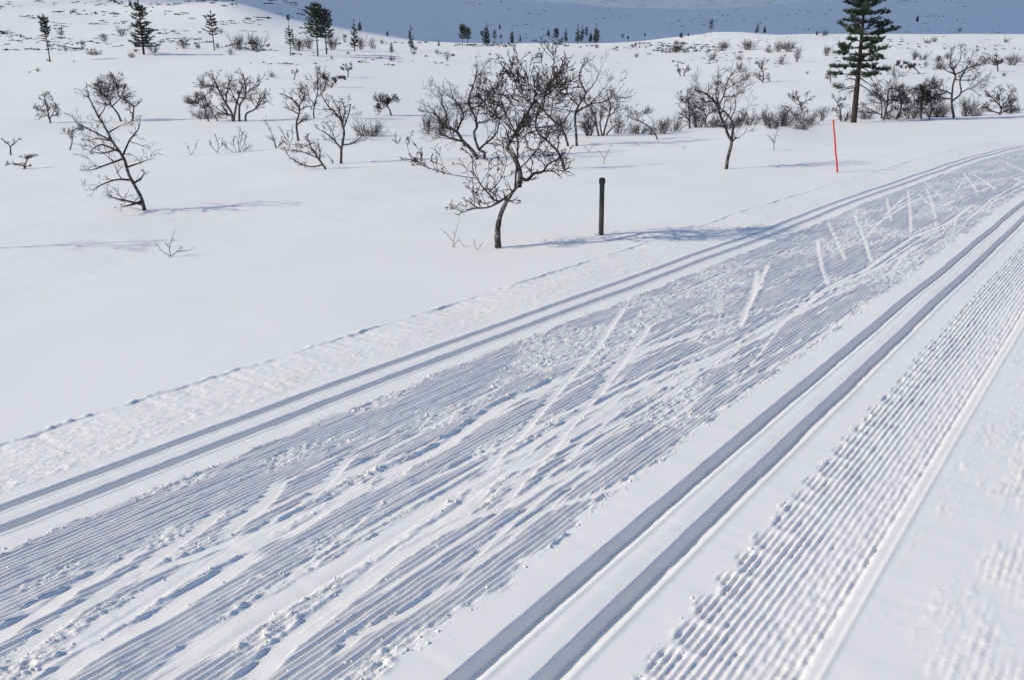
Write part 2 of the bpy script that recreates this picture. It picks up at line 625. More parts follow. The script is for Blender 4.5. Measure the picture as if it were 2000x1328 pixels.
# left strip with crusty snow
ls = sstep(0.02, .08, TT - edge_t) * (1 - sstep(-2.86, -2.80, TT + .03 * vnoise(SS / .4, TT * 0, 95)))
lp = sstep(-.5, .6, fbm(SS / 1.1, TT / .18, 3, 96))
Z += ls * (0.0022 * fine + 0.0070 * crumb * (.35 + .65 * lp))
Z += ls * 0.0035 * corduroy(TT, SS) * sstep(-3.22, -3.05, TT) * sstep(-.2, .4, fbm(SS / .9, TT / .12, 2, 97))
rough += ls * 1.1

# middle corduroy
lump_edge = .028 * vnoise(SS / .16, SS * 0, 101) + .02 * vnoise(SS / .05, SS * 0, 102)
mc = sstep(-.012, .012, TT + 2.235 + lump_edge) * (1 - sstep(-.012, .012, TT + .325 + lump_edge * 1.3 + .02))
scuff = sstep(.05, .7, patch + .85 * np.exp(-((TT + 1.85) / .36) ** 2) * sstep(0.6, 2.6, SS) * (1 - sstep(7.5, 9.5, SS))
              + .25 * sstep(5, 9, SS) - .55 * np.exp(-((TT + 1.15) / .18) ** 2 - ((SS - 6.3) / 1.7) ** 2)
              - .15 * (1 - sstep(.2, 2.5, SS)))
# right corduroy band with scalloped left side
lob = (SS / .178 + .35 * vnoise(SS / .5, SS * 0, 111)) % 1.0
lobew = np.abs(lob - .5) * 2
rc_l = .335 + .05 * lobew ** 2 + .02 * vnoise(SS / .06, SS * 0, 112)
rc = sstep(-.01, .012, TT - rc_l) * (1 - sstep(.755, .78, TT))
bridge = .8 * sstep(.74, .95, lobew + .1 * vnoise(SS / .03, TT / .03, 113)) * (1 - sstep(.42, .52, TT + .05 * vnoise(SS / .3, SS * 0, 114)))
rfade = 1 - .62 * sstep(.48, .66, TT) + .30 * sstep(.70, .76, TT)
LOWER = 0.010
AMP = 0.0185
rid = combed(TT, SS)
PITCH_R = .0285
rid_r = ((1 + np.cos(2 * np.pi * (TT + .003 * vnoise(SS / 1.7, TT / 3., 91) + .0009 * vnoise(SS / .07, TT / .05, 93)) / PITCH_R)) / 2) ** 1.3
mcord = mc * (1 - scuff)
smooth_mask = np.zeros_like(XX)
markz = np.zeros_like(XX)

# many long shallow scrapes left by gliding skis
RS = random.Random(404)
SCR = []
for _ in range(64):
    s0 = RS.uniform(-1.4, 3.0) if RS.random() < .5 else RS.uniform(2.5, 16)
    t0 = RS.uniform(-1.75, -.45)
    L_ = RS.uniform(.7, 3.2) * (1 + s0 * .08)
    sl = RS.choice([-1, 1]) * RS.uniform(.01, .16)
    pts_ = []
    for k in range(7):
        s_ = s0 + L_ * k / 6
        t_ = min(-.38, max(-2.2, t0 + sl * L_ * k / 6 + .02 * math.sin(k + t0 * 9)))
        xx, yy, hh = np.interp(s_, sg, Xg), np.interp(s_, sg, Yg), np.interp(s_, sg, thg)
        pts_.append((xx + t_ * math.cos(hh), yy - t_ * math.sin(hh)))
    SCR.append((pts_, RS.uniform(.007, .022), RS.uniform(.003, .007), RS.uniform(.002, .008), RS.choice([-1, -1, 1]), RS.uniform(.4, .9)))

for (P, hw, dp, rim, rside, rg) in MARKS + SCR:
    Q = [px_plane(p) for p in catmull(P, 4)] if P[0][0] > 30 or P[0][1] > 100 else P
    qx = np.array([q[0] for q in Q])
    qy = np.array([q[1] for q in Q])
    if P[0][1] < P[-1][1] and (P[0][0] > 30 or P[0][1] > 100):
        rside = -rside
    dp, rim = dp * .36, rim * .36
    mg = hw * 2 + .12
    k = (XX > qx.min() - mg) & (XX < qx.max() + mg) & (YY > qy.min() - mg) & (YY < qy.max() + mg) & (TT > -2.3) & (TT < -.2)
    if not k.any():
        continue
    d, sd_, al, tot = seg_coords(XX[k], YY[k], Q)
    wob = .22 * hw * vnoise(al / .09, al * 0, 121) + .25 * hw * vnoise(al / .4, al * 0, 122)
    end = sstep(0, .12, al) * (1 - sstep(0, .12, al - tot + .12))
    q = sd_ / hw
    ins = (1 - sstep(.8, 1.15, np.abs(sd_ + wob) / hw)) * end
    deep = dp * (.45 + .55 * np.clip(q * rside, -1, 1)) * ins
    smooth_mask[k] = np.maximum(smooth_mask[k], ins)
    if rg > .35:
        lump = (.5 + .5 * sstep(-.6, .5, vnoise(al / .42, al * 0, 132))) * (.5 + .35 * vnoise(al / .06, sd_ / .02, 131) + .45 * vnoise(al / .022, sd_ / .014, 133) + .3 * vnoise(al / .011, sd_ / .009, 134)).clip(.02, 2)
    else:
        lump = .7 + .3 * vnoise(al / .05, al * 0, 131)
    rimw = min(.028, hw * .6 + .008)
    rz = rim * np.exp(-((sd_ * rside - hw - rimw * .7) / rimw) ** 2) * lump * end * (d < hw + 3 * rimw)
    markz[k] += -deep + rz
    rough[k] += rg * .6 * (rz / (rim + 1e-6)) * end

cm = mcord * (1 - smooth_mask)
Z += mc * (-LOWER) + mc * AMP * rid * (1 - scuff) * (1 - smooth_mask)
Z += mc * scuff * (1 - smooth_mask) * (.0030 + .0095 * crumb + .0040 * fine + AMP * .45 * rid)
Z += mc * (1 - scuff) * .0035 * np.clip(fbm(SS / .05, TT / .03, 2, 141) - .35, 0, 1) * (1 - smooth_mask)
Z += markz + smooth_mask * mc * .0055
rough += mc * (.25 + 1.0 * scuff) * (1 - .8 * smooth_mask)
# crumbs thrown up at the corduroy edges
for tc0, sd0 in ((-2.22, 1), (-.34, -1)):
    e = np.exp(-((TT - tc0 + lump_edge - sd0 * .012) / .022) ** 2)
    Z += e * (.010 * np.clip(vnoise(SS / .045, TT / .03, 151) + .3 * vnoise(SS / .02, TT / .02, 152), 0, 1))
    rough += e * .6

Z += rc * (-.013 + rfade * .0112 * rid_r * (1 + .3 * vnoise(SS / .12, TT / .03, 119)) * (1 - bridge) + .012 * bridge + .003 * fine * sstep(.5, .8, TT) + .002 * fine)
rough += rc * .5
e = np.exp(-((TT - rc_l) / .014) ** 2)
Z += e * .007 * np.clip(.3 + vnoise(SS / .03, TT / .03, 161), 0, 1.3)
# faint thread of a crack beside the band
Z += .0042 * np.exp(-((TT - .815) / .009) ** 2)
# beyond: smooth patches and mottled crust with weak ridges
be = sstep(.84, .87, TT) * (1 - sstep(2.0, 2.6, TT))
mott = sstep(-.75, .9, fbm(SS / .35, TT / .13, 5, 171, .65) + .9 * sstep(.95, 1.25, TT) - .35)
Z += be * mott * (.0036 * fbm(SS / .022, TT / .014, 3, 173, .7) + .0048 * corduroy(TT, SS) * sstep(1.0, 1.2, TT) + .001)
rough += be * mott * .8

# the two pairs of classic grooves
for base, dep, irr in ((0.0, .049, .0018), (-2.57, .044, .0040)):
    for c0 in (-.112, .112):
        wl = irr * fbm(SS / .16, SS * 0 + c0, 3, 181) + .5 * irr * vnoise(SS / .03, SS * 0 + c0, 183)
        wr = irr * .6 * fbm(SS / .2, SS * 0 + c0, 3, 185)
        x = TT - base - c0
        g = np.clip((x + wl + .0425) / .024, 0, 1) ** .9 * (1 - sstep(.032, .041, x + wr))
        far = 1.0
        Z -= dep * g * (1 + .02 * fine) - .0025 * g * fbm(SS / .25, x / .05, 2, 187)
        Z += .0055 * np.exp(-((x - .062) / .012) ** 2) * (1 - g)
        rough = np.where(np.abs(x) < .09, .22 + 0 * rough, rough)
    Z += .004 * np.exp(-((TT - base) / .05) ** 2)
    # brushed lumps at the shoulder edges
Z += .0009 * fbm(SS / .3, TT / .12, 3, 191)

base_z = ground(XX, YY)
ZZ = base_z + Z
# tuck the sheet's rim under the open snow
rimd = np.minimum(np.minimum(TT - T0, T1 - TT), np.minimum(SS - S0, S1 - SS))
ZZ += np.interp(rimd, [0, .05, .06, .5], [-.14, -.003, -.0025, .003])
co = to_world(np.stack([XX, YY, ZZ], -1).reshape(-1, 3))
me = mesh_np('ski_trail', co, grid_quads(NR, NC), material=M_TRAIL)
at = me.attributes.new('rough', 'FLOAT', 'POINT')
at.data.foreach_set('value', np.clip(rough, 0, 1.6).astype(np.float32).ravel())
trail = tag(link('ski_trail', me), 'groomed ski trail with corduroy and two pairs of classic grooves', kind='structure')
print('trail', NR, NC, NR * NC)

# loose crumbs lying on the trail: countless
ico = []
ph = (1 + 5 ** .5) / 2
V12 = np.array([(-1, ph, 0), (1, ph, 0), (-1, -ph, 0), (1, -ph, 0), (0, -1, ph), (0, 1, ph), (0, -1, -ph), (0, 1, -ph),
                (ph, 0, -1), (ph, 0, 1), (-ph, 0, -1), (-ph, 0, 1)]) / 1.9
F20 = np.array([(0, 11, 5), (0, 5, 1), (0, 1, 7), (0, 7, 10), (0, 10, 11), (1, 5, 9), (5, 11, 4), (11, 10, 2), (10, 7, 6), (7, 1, 8),
                (3, 9, 4), (3, 4, 2), (3, 2, 6), (3, 6, 8), (3, 8, 9), (4, 9, 5), (2, 4, 11), (6, 2, 10), (8, 6, 7), (9, 8, 1)])
cv, cf = [], []
wgt = (mc * (scuff * .5 + .04) * (1 - smooth_mask) + np.clip(markz, 0, 1) * 90 + np.exp(-((TT + 2.22) / .03) ** 2) * .7 + np.exp(-((TT + .35) / .03) ** 2) * .5
       + np.exp(-((TT - rc_l) / .03) ** 2) * .5)
cell = np.gradient(SS, axis=0) * np.gradient(TT, axis=1)
wgt = wgt * cell * (DD < 13) * (SS > -1.5)
wf = np.clip(wgt.ravel(), 0, None)
pick = rng.choice(len(wf), size=9000, p=wf / wf.sum())
for n_i, p in enumerate(pick):
    sz = .0018 + .005 * rng.random() ** 3 + (.006 if rng.random() < .015 else 0)
    v = V12 * sz * (1 + .45 * rng.standard_normal((12, 1)).clip(-1, 1)) * np.array([1, 1, .75])
    cv.append(v + co[p] + np.array([rng.normal(0, .004), rng.normal(0, .004), sz * .35]))
    cf.append(F20 + 12 * n_i)
me = mesh_np('snow_crumbs', np.concatenate(cv), None, np.concatenate(cf), material=M_CRUMB)
tag(link('snow_crumbs', me), 'loose crumbs of snow thrown up on the combed trail', 'snow crumbs', kind='stuff')

# ------------------------------------------------------------------ open snow: one sheet to the skyline
az = np.concatenate([np.radians(np.arange(-180, -46, 4.0)), np.radians(np.arange(-46, 46, .36)), np.radians(np.arange(46, 180.1, 4.0))])
rr = [0.6]
while rr[-1] < 4600:
    rr.append(rr[-1] * 1.023)
rr = np.array(rr)
AZ, RR = np.meshgrid(az, rr, indexing='ij')
FX, FY = RR * np.sin(AZ), RR * np.cos(AZ)
FZ = ground(FX, FY)
near = RR.ravel() < 75
sN, tN = st_of(FX.ravel()[near], FY.ravel()[near])
ins = np.minimum(np.minimum(tN - T0, T1 - tN), np.minimum(sN - S0, S1 - sN))
mg = .55 + .035 * RR.ravel()[near]
low = np.zeros(RR.size)
low[near] = .22 * sstep(0, .25, ins - mg)
FZ = FZ - low.reshape(FZ.shape)
tri0 = len(az)
fco = to_world(np.stack([FX, FY, FZ], -1).reshape(-1, 3))
nr_, nc_ = AZ.shape
q = grid_quads(nr_, nc_)
# close the centre with a small fan
ring0 = np.arange(nr_) * nc_
cpt = to_world(np.array([[0, 0, -.22]]))
fco = np.concatenate([fco, cpt])
tr = np.stack([ring0[:-1], ring0[1:], np.full(nr_ - 1, len(fco) - 1)], -1)[:, ::-1]
me = mesh_np('snow_field', fco, q[:, ::-1], tr, material=M_FIELD)
tag(link('snow_field', me), 'open snow rising to the fells', kind='structure')


def F_to_W1(p):
    return Vector(to_world(np.array(p)))


# a farther fell showing in the gap of the ridge
us = np.linspace(-.75, 1.2, 120)
ys = np.linspace(5200, 8200, 26)
U_, Y_ = np.meshgrid(us, ys, indexing='ij')
vtop = np.interp(U_, [-.75, -.2, 0, .2, .4, .8, 1.2], [.165, .16, .157, .155, .158, .15, .14])
zt = Y_ * vtop * np.sin(np.clip((Y_ - 5200) / 1500, 0, 1) * np.pi / 2) ** .8 + 45 * fbm(U_ * 5, Y_ / 900, 5, 201) - 300 * (Y_ < 5250)
fe = to_world(np.stack([U_ * Y_, Y_, zt], -1).reshape(-1, 3))
me = mesh_np('distant_fell', fe, grid_quads(len(us), len(ys))[:, ::-1], material=M_FELL)
tag(link('distant_fell', me), 'grey distant fell beyond the ridge', kind='structure')

# the cloud whose shade lies on the fells
M_CLOUD, t_, b_ = mat('cloud')
tr_ = node(t_, 'ShaderNodeBsdfTranslucent', Color=(.8, .82, .85, 1))
df_ = node(t_, 'ShaderNodeBsdfDiffuse', Color=(.85, .86, .88, 1))
mx_ = node(t_, 'ShaderNodeMixShader')
mx_.inputs[0].default_value = .5
t_.links.new(tr_.outputs[0], mx_.inputs[1])
t_.links.new(df_.outputs[0], mx_.inputs[2])
tp_ = node(t_, 'ShaderNodeBsdfTransparent')
mx2 = node(t_, 'ShaderNodeMixShader')
mx2.inputs[0].default_value = .68
t_.links.new(tp_.outputs[0], mx2.inputs[1])
t_.links.new(mx_.outputs[0], mx2.inputs[2])
t_.links.new(mx2.outputs[0], t_.nodes['Material Output'].inputs['Surface'])
CLZ = 4500.0
off = Vector((sun_dir.x, sun_dir.y)) * (CLZ / sun_dir.z)
SHADE = [(-2600, 1500), (-1300, 1180), (-420, 830), (-130, 660), (60, 500), (300, 470), (700, 490), (1500, 480), (2600, 600), (3900, 1800), (6200, 7800), (1500, 9300), (-1800, 8000), (-2400, 3500)]
cen = Vector((800, 3600))
poly = catmull([np.array(p) for p in SHADE] + [np.array(SHADE[0])], 8)
cvs, cfs = [], []
nk = 14
for j, p in enumerate(poly[:-1]):
    w = Vector(p) - cen
    for k in range(nk + 1):
        f = k / nk
        x, y = cen.x + w.x * f, cen.y + w.y * f
        if k == nk:
            th = 0
        else:
            th = 420 * math.sqrt(max(0, 1 - f * f)) * (1 + .35 * float(fbm(np.array([x / 700]), np.array([y / 700]), 3, 211)[0]))
        cvs.append((x + off.x, y + off.y, CLZ + th))
        cvs.append((x + off.x, y + off.y, CLZ - th * .22))
nj = len(poly) - 1
row = 2 * (nk + 1)
for j in range(nj):
    a, b = j * row, ((j + 1) % nj) * row
    for k in range(nk):
        cfs.append((a + 2 * k, b + 2 * k, b + 2 * k + 2, a + 2 * k + 2))
        cfs.append((a + 2 * k + 3, b + 2 * k + 3, b + 2 * k + 1, a + 2 * k + 1))
me = mesh_np('cloud', np.array(cvs), np.array(cfs), material=M_CLOUD)
tag(link('cloud', me), 'broad cloud shading the distant fells', kind='structure')


# ------------------------------------------------------------------ branching plants
class Tubes:
    def __init__(self):
        self.v, self.q, self.t = [], [], []
        self.n = 0

    def tube(self, pts, rad, sides):
        m_ = len(pts)
        if m_ < 2:
            return
        ang = [2 * math.pi * k / sides for k in range(sides)]
        prev_x = None
        for i in range(m_):
            a = pts[max(0, i - 1)]
            b = pts[min(m_ - 1, i + 1)]
            d = (b - a)
            if d.length < 1e-9:
                d = Vector((0, 0, 1))
            d.normalize()
            if prev_x is None:
                ref = Vector((0, 0, 1)) if abs(d.z) < .9 else Vector((1, 0, 0))
                x = d.cross(ref).normalized()
            else:
                x = (prev_x - d * prev_x.dot(d))
                if x.length < 1e-6:
                    x = d.orthogonal()
                x.normalize()
            prev_x = x
            y = d.cross(x)
            r = rad[i]
            for g in ang:
                self.v.append(pts[i] + x * (math.cos(g) * r) + y * (math.sin(g) * r))
        n = self.n
        for i in range(m_ - 1):
            for k in range(sides):
                k2 = (k + 1) % sides
                self.q.append((n + i * sides + k, n + i * sides + k2, n + (i + 1) * sides + k2, n + (i + 1) * sides + k))
        self.n += m_ * sides
        self.v.append(pts[-1] + (pts[-1] - pts[-2]).normalized() * rad[-1])
        e = n + (m_ - 1) * sides
        for k in range(sides):
            self.t.append((e + k, e + (k + 1) % sides, self.n))
        self.n += 1

    def tri(self, a, b, c):
        self.v += [a, b, c]
        self.t.append((self.n, self.n + 1, self.n + 2))
        self.n += 3

    def mesh(self, name, material, origin=Vector((0, 0, 0)), smooth=True):
        co_ = np.array([tuple(p - origin) for p in self.v])
        return mesh_np(name, co_, self.q if self.q else None, self.t if self.t else None, smooth, material)


def rvec(R):
    while True:
        v = Vector((R.uniform(-1, 1), R.uniform(-1, 1), R.uniform(-1, 1)))
        if .1 < v.length < 1:
            return v.normalized()


def grow(T, R, p, d, L, r, level, o):
    """one wandering shoot and its side shoots; o: options"""
    n = max(3 if level else 2, int(L / o['seg'][min(level, len(o['seg']) - 1)]))
    n = min(n, 9)
    st = L / n
    pts, rad = [p.copy()], [r]
    kids = []
    rmin = o['rmin']
    for i in range(n):
        d = (d + rvec(R) * o['wig'] + Vector((0, 0, 1)) * o['up']).normalized()
        p = p + d * st
        pts.append(p.copy())
        f = (i + 1) / n
        rad.append(max(r * (1 - .75 * f), rmin))
        if level > 0 and f > .18 and i < n:
            kids.append((p.copy(), d.copy(), f, rad[-1]))
    T.tube(pts, rad, 5 if level >= 3 else (4 if level == 2 else 3))
    if level > 0:
        nk_ = o['kids'][min(level, len(o['kids']) - 1)]
        cnt = max(2, int(nk_ * (L / o['Lref'][min(level, len(o['Lref']) - 1)]) + R.random()))
        cnt = min(cnt, nk_ * 2)
        for _ in range(cnt):
            q_, dd, f, rr_ = R.choice(kids)
            ax = dd.cross(rvec(R))
            if ax.length < 1e-4:
                continue
            nd = (Matrix.Rotation(R.uniform(.35, .95), 3, ax.normalized()) @ dd)
            nd.z *= .8
            grow(T, R, q_, nd.normalized(), L * R.uniform(.45, .78) * (1.1 - .35 * f), max(rr_ * .72, rmin), level - 1, o)


def pol(px_pts, Y0, R, spread):
    """limb traced in the photograph, given its own depth, as world points"""
    P = [np.array(p, float) for p in px_pts]
    P = catmull(P, 4)
    n = len(P)
    d0 = R.uniform(-spread, spread)
    d1 = R.uniform(-spread, spread) * .5
    out = []
    for i, p in enumerate(P):
        f = i / (n - 1)
        Y = Y0 + d0 * f + d1 * math.sin(f * 3.1)
        u, v = ray(p[0] + R.uniform(-.35, .35), p[1])
        out.append(F_to_W1((u * Y, Y, CAMH + v * Y)))
    return out


TREES = []


def traced_tree(name, label, cat, base, trunks, limbs, wpx, crown=1.0, seed=1, group=None, lvl=2, pale=True, up=.10, sub=None, wig=.30, dens=1.0, spread=None, topheavy=False, thick=1.0):
    """base px; trunks/limbs: lists of px polylines (first point on the stem it leaves)"""
    R = random.Random(seed)
    b = hit(*base)
    Y0 = b[1]
    scale = Y0 / FPX
    root = empty(name, F_to_W1(b))
    tag(root, label, cat, group)
    h = scale * max(20, base[1] - min(q_[1] for l in trunks + limbs for q_ in l))
    if spread is None:
        spread = h * .30
    r0 = wpx * scale / 2
    TT_, TL = Tubes(), Tubes()
    segs = []
    origin = Vector(root.location)
    for i, l in enumerate(trunks):
        l = list(l)
        w = pol(l, Y0, R, spread * (.25 if i == 0 else .8))
        if i == 0 or abs(l[0][1] - base[1]) < 4:
            w[0] = w[0] + Vector((0, 0, -.06 * h))
        rs = r0 * (1.0 if i == 0 else .8)
        n = len(w)
        rad = [rs * (1.12 if k == 0 else 1) * (1 - .62 * k / (n - 1)) * (1 + .07 * R.uniform(-1, 1)) for k in range(n)]
        TT_.tube(w, rad, 8)
        segs.append((w, rad, 1))
    for l in limbs:
        # start from nearest existing stem point
        w = pol(l, Y0, R, spread)
        best = min(((q_, rd) for s_ in segs for q_, rd in zip(s_[0], s_[1])), key=lambda a: (a[0] - w[0]).length)
        off_ = best[0] - w[0]
        n = len(w)
        w = [p + off_ * (1 - k / (n - 1)) ** 2 for k, p in enumerate(w)]
        rs = max(best[1] * .78, .0035)
        rad = [rs * (1 - .68 * k / (n - 1)) for k in range(n)]
        lm = Tubes()
        lm.tube(w, rad, 6)
        lo = link('limb', lm.mesh('limb', M_LIMB, origin), root)
        segs.append((w, rad, 2))
    rmin = max(.0024, .00014 * Y0) * thick
    o = dict(seg=(h * .045, h * .05, h * .06, h * .07), wig=wig, up=up, kids=(0, 5, 5, 5), Lref=(1, h * .14, h * .22, h * .30), rmin=rmin)
    # side shoots all along
    for (w, rad, kind_) in segs:
        L = sum((w[k + 1] - w[k]).length for k in range(len(w) - 1))
        n = len(w)
        cnt = int((5 + 17 * L / h) * crown * dens * (.8 if kind_ == 1 else 1.0))
        hz_ = [(q_.z - origin.z) / h for q_ in w]
        for c in range(cnt):
            f = R.uniform(.45, 1.0) if kind_ == 1 else R.uniform(.15, 1.0)
            if c < 2:
                f = 1.0
            k = min(n - 2, int(f * (n - 1)))
            p = w[k].lerp(w[k + 1], min(1, f * (n - 1) - k))
            d = (w[k + 1] - w[k]).normalized()
            if f < 1:
                ax = d.cross(rvec(R)).normalized()
                d = Matrix.Rotation(R.uniform(.5, 1.2), 3, ax) @ d
                if d.z < -.3:
                    d.z *= -.5
                    d.normalize()
            hf = hz_[k]
            if topheavy and R.random() > .12 + 1.15 * hf:
                continue
            tip = (.6 if f == 1.0 else 1.0) * ((.30 + .72 * hf) if topheavy else 1)
            grow(TL, R, p, d, tip * h * crown * R.uniform(.16, .36) * (1.15 - .45 * f) * (1.3 if lvl == 2 else 1), max(rad[k] * .55, rmin), lvl, o)
    link('trunk', TT_.mesh('trunk', M_BARK if pale else M_LIMB, origin), root)
    link('crown', TL.mesh('crown', M_TWIG, origin), root)
    TREES.append((name, len(TL.q) + len(TT_.q)))
    return root


B = 'birch tree'
# --- the large birch in the middle
traced_tree('birch_tree', 'large gnarled birch with thick curved trunk, just left of the dark post', B, (973, 485),
            [[(973, 486), (972, 462), (973, 440), (979, 416), (990, 393), (1003, 373), (1013, 362)],
             [(1013, 364), (1016, 343), (1010, 320), (1001, 303), (991, 290), (997, 276), (1005, 262), (1014, 246), (1030, 222), (1042, 200), (1046, 180)]],
            [[(1003, 366), (1006, 332), (1009, 302), (1010, 278), (1004, 255), (992, 232), (982, 208), (977, 186)],
             [(1018, 344), (1032, 349), (1043, 338), (1060, 335), (1072, 320), (1088, 313)],
             [(1066, 330), (1082, 334), (1098, 349)],
             [(1015, 333), (1028, 320), (1042, 303), (1052, 290), (1066, 270)],
             [(1000, 376), (977, 393), (953, 405), (924, 408), (903, 416)],
             [(994, 377), (971, 390), (947, 369), (932, 348), (923, 330), (924, 311), (915, 300)],
             [(930, 348), (893, 343), (863, 337), (840, 329), (820, 319)],
             [(965, 364), (983, 345), (989, 320), (992, 303)],
             [(1014, 246), (1040, 232), (1062, 205), (1078, 180)],
             [(1004, 262), (985, 240), (960, 222), (945, 200)],
             [(925, 350), (926, 375), (928, 395)],
             [(1040, 204), (1022, 188), (1014, 172)],
             [(1042, 202), (1062, 190), (1070, 172)]],
            13, crown=.74, seed=3, lvl=3, dens=1.95, spread=.5, wig=.40, topheavy=True, thick=1.5)
traced_tree('birch_tree', 'twin stemmed birch with wide dense crown, just behind and left of the large gnarled birch', B, (938, 312),
            [[(933, 312), (922, 294), (905, 277), (892, 258), (871, 247), (858, 234), (848, 218)],
             [(945, 312), (946, 299), (936, 293), (931, 281), (926, 260), (932, 246), (926, 226), (915, 203), (920, 179), (928, 156), (932, 138)]],
            [[(936, 294), (949, 281), (962, 270), (972, 255), (976, 234), (990, 218), (1000, 195)],
             [(892, 258), (900, 240), (905, 224), (896, 205), (884, 190), (880, 172)],
             [(905, 277), (880, 270), (862, 262)],
             [(920, 215), (945, 200), (962, 178)],
             [(871, 247), (872, 225), (862, 200), (866, 182)],
             [(926, 240), (950, 235), (965, 220), (980, 190)]],
            7.5, crown=.74, seed=5, lvl=3, dens=1.2, wig=.36)
traced_tree('birch_tree', 'birch arching to the left over a bent bare stem, right behind the large gnarled birch', B, (1101, 331),
            [[(1102, 331), (1097, 313), (1088, 295), (1067, 274), (1051, 260), (1046, 240), (1050, 215)]],
            [[(1067, 274), (1075, 255), (1090, 240)], [(1050, 240), (1030, 222), (1022, 200)], [(1048, 225), (1062, 205), (1060, 180)], [(1088, 294), (1092, 275), (1085, 262)]],
            6, crown=.62, seed=8, lvl=3, dens=.9, wig=.36)
traced_tree('birch_tree', 'birch with a dark slanting stem that reaches left behind the large birch crown', B, (1109, 286),
            [[(1110, 287), (1104, 266), (1094, 248), (1074, 230), (1060, 214), (1045, 195)]],
            [[(1074, 230), (1080, 200), (1074, 172)], [(1060, 214), (1040, 205), (1020, 180)], [(1094, 248), (1110, 225), (1116, 205)], [(1060, 212), (1066, 180), (1056, 150)]],
            5, crown=.7, seed=9, lvl=3, dens=.9, wig=.36)
traced_tree('birch_tree', 'birch with upright stem and long limb stretched right, right of the large birch', B, (1126, 286),
            [[(1127, 287), (1124, 247), (1124, 222), (1130, 207), (1143, 184), (1136, 166), (1131, 150), (1139, 126)]],
            [[(1124, 221), (1139, 211), (1155, 203), (1178, 200), (1196, 191), (1222, 192)],
             [(1143, 184), (1160, 165), (1170, 145)], [(1155, 203), (1175, 180), (1190, 160)], [(1130, 207), (1112, 190), (1105, 170)], [(1178, 200), (1200, 210), (1208, 225)], [(1178, 199), (1200, 178), (1210, 160)]],
            5, crown=.66, seed=10, lvl=3, dens=.8, wig=.36)
traced_tree('birch_tree', 'clump of slender birch stems in the shrubs right of the upright birch', B, (1178, 266),
            [[(1170, 266), (1165, 246), (1161, 224), (1150, 206)], [(1178, 266), (1186, 236), (1193, 210), (1186, 190)], [(1176, 266), (1172, 240), (1176, 215)], [(1182, 266), (1196, 250), (1207, 244)]],
            [[(1165, 246), (1155, 232), (1146, 228)], [(1190, 225), (1202, 215), (1206, 200)], [(1161, 226), (1145, 205), (1140, 195)]], 4.5, crown=.7, seed=12, lvl=2, dens=.9)
traced_tree('birch_tree', 'birch with a pale scabby trunk and forked crown, left of the red pole', B, (1419, 331),
            [[(1418, 332), (1422, 307), (1429, 278), (1422, 264), (1416, 247), (1408, 229), (1402, 211), (1392, 195), (1378, 183), (1366, 180)],
             [(1429, 278), (1431, 258), (1433, 245), (1424, 228), (1412, 215)]],
            [[(1403, 211), (1413, 190), (1418, 172), (1424, 153), (1436, 138)], [(1430, 276), (1438, 270)], [(1431, 252), (1437, 238), (1451, 230)],
             [(1416, 247), (1404, 246), (1394, 244)], [(1418, 175), (1434, 165), (1454, 158)], [(1405, 205), (1398, 185), (1402, 160)], [(1392, 196), (1376, 200), (1368, 205)], [(1413, 190), (1432, 188), (1450, 182)],
             [(1425, 228), (1436, 210), (1436, 195)]],
            7, crown=.66, seed=14, lvl=3, dens=1.2, wig=.36)
traced_tree('birch_tree', 'tall birch leaning left, branched down its whole stem, left half of the field', B, (284, 412),
            [[(283, 413), (276, 387), (264, 364), (251, 340), (244, 315), (234, 297), (219, 276), (211, 260), (202, 244), (193, 230), (182, 208), (172, 188)]],
            [[(194, 230), (206, 208), (204, 190)], [(274, 396), (255, 401), (240, 404)], [(262, 400), (240, 392), (214, 385)],
             [(252, 354), (226, 352), (199, 361), (184, 370)], [(243, 308), (212, 320), (190, 329), (178, 333)], [(234, 296), (198, 283), (176, 296)],
             [(219, 276), (184, 258), (156, 245), (143, 233)], [(244, 304), (255, 274), (270, 254), (274, 238)], [(248, 327), (269, 320), (288, 313)],
             [(230, 292), (200, 300), (178, 296)], [(211, 260), (228, 250), (240, 244)], [(260, 362), (275, 350), (282, 338)], [(219, 278), (190, 272), (172, 276)]],
            7, crown=.56, seed=16, lvl=3, dens=.8, up=.05, wig=.36)
traced_tree('birch_tree', 'small birch with round dark top on a curved stem, left of the forked stem', B, (237, 238),
            [[(237, 238), (229, 221), (219, 208), (209, 193), (212, 178)]], [[(209, 193), (198, 183), (192, 172)], [(212, 180), (224, 176), (234, 172)], [(219, 208), (232, 196), (238, 186)]], 4, crown=.85, seed=17, dens=1.3)
traced_tree('birch_tree', 'short birch with a forked dark stem, beside the top of the tall leaning birch', B, (259, 238),
            [[(259, 238), (260, 224), (261, 209), (250, 200), (240, 190)]], [[(261, 208), (267, 207), (271, 203)], [(259, 222), (254, 218), (253, 212)]], 3.8, crown=.7, seed=18, dens=.8)
traced_tree('birch_tree', 'bushy birch with many stems fanning into a wide crown, left of centre', B, (462, 238),
            [[(455, 239), (452, 221), (437, 196), (425, 172), (416, 152)], [(468, 240), (468, 208), (480, 184), (476, 150)], [(480, 238), (481, 223), (499, 213), (516, 190)],
             [(456, 238), (462, 205), (470, 178), (480, 158)]],
            [[(453, 228), (440, 223), (426, 214)], [(440, 200), (444, 175), (452, 156)], [(480, 184), (496, 170), (502, 160)], [(499, 212), (508, 190), (505, 176)], [(468, 205), (455, 185), (448, 170)], [(425, 172), (410, 168), (400, 172)]],
            5.5, crown=.72, seed=20, lvl=3, dens=1.3)
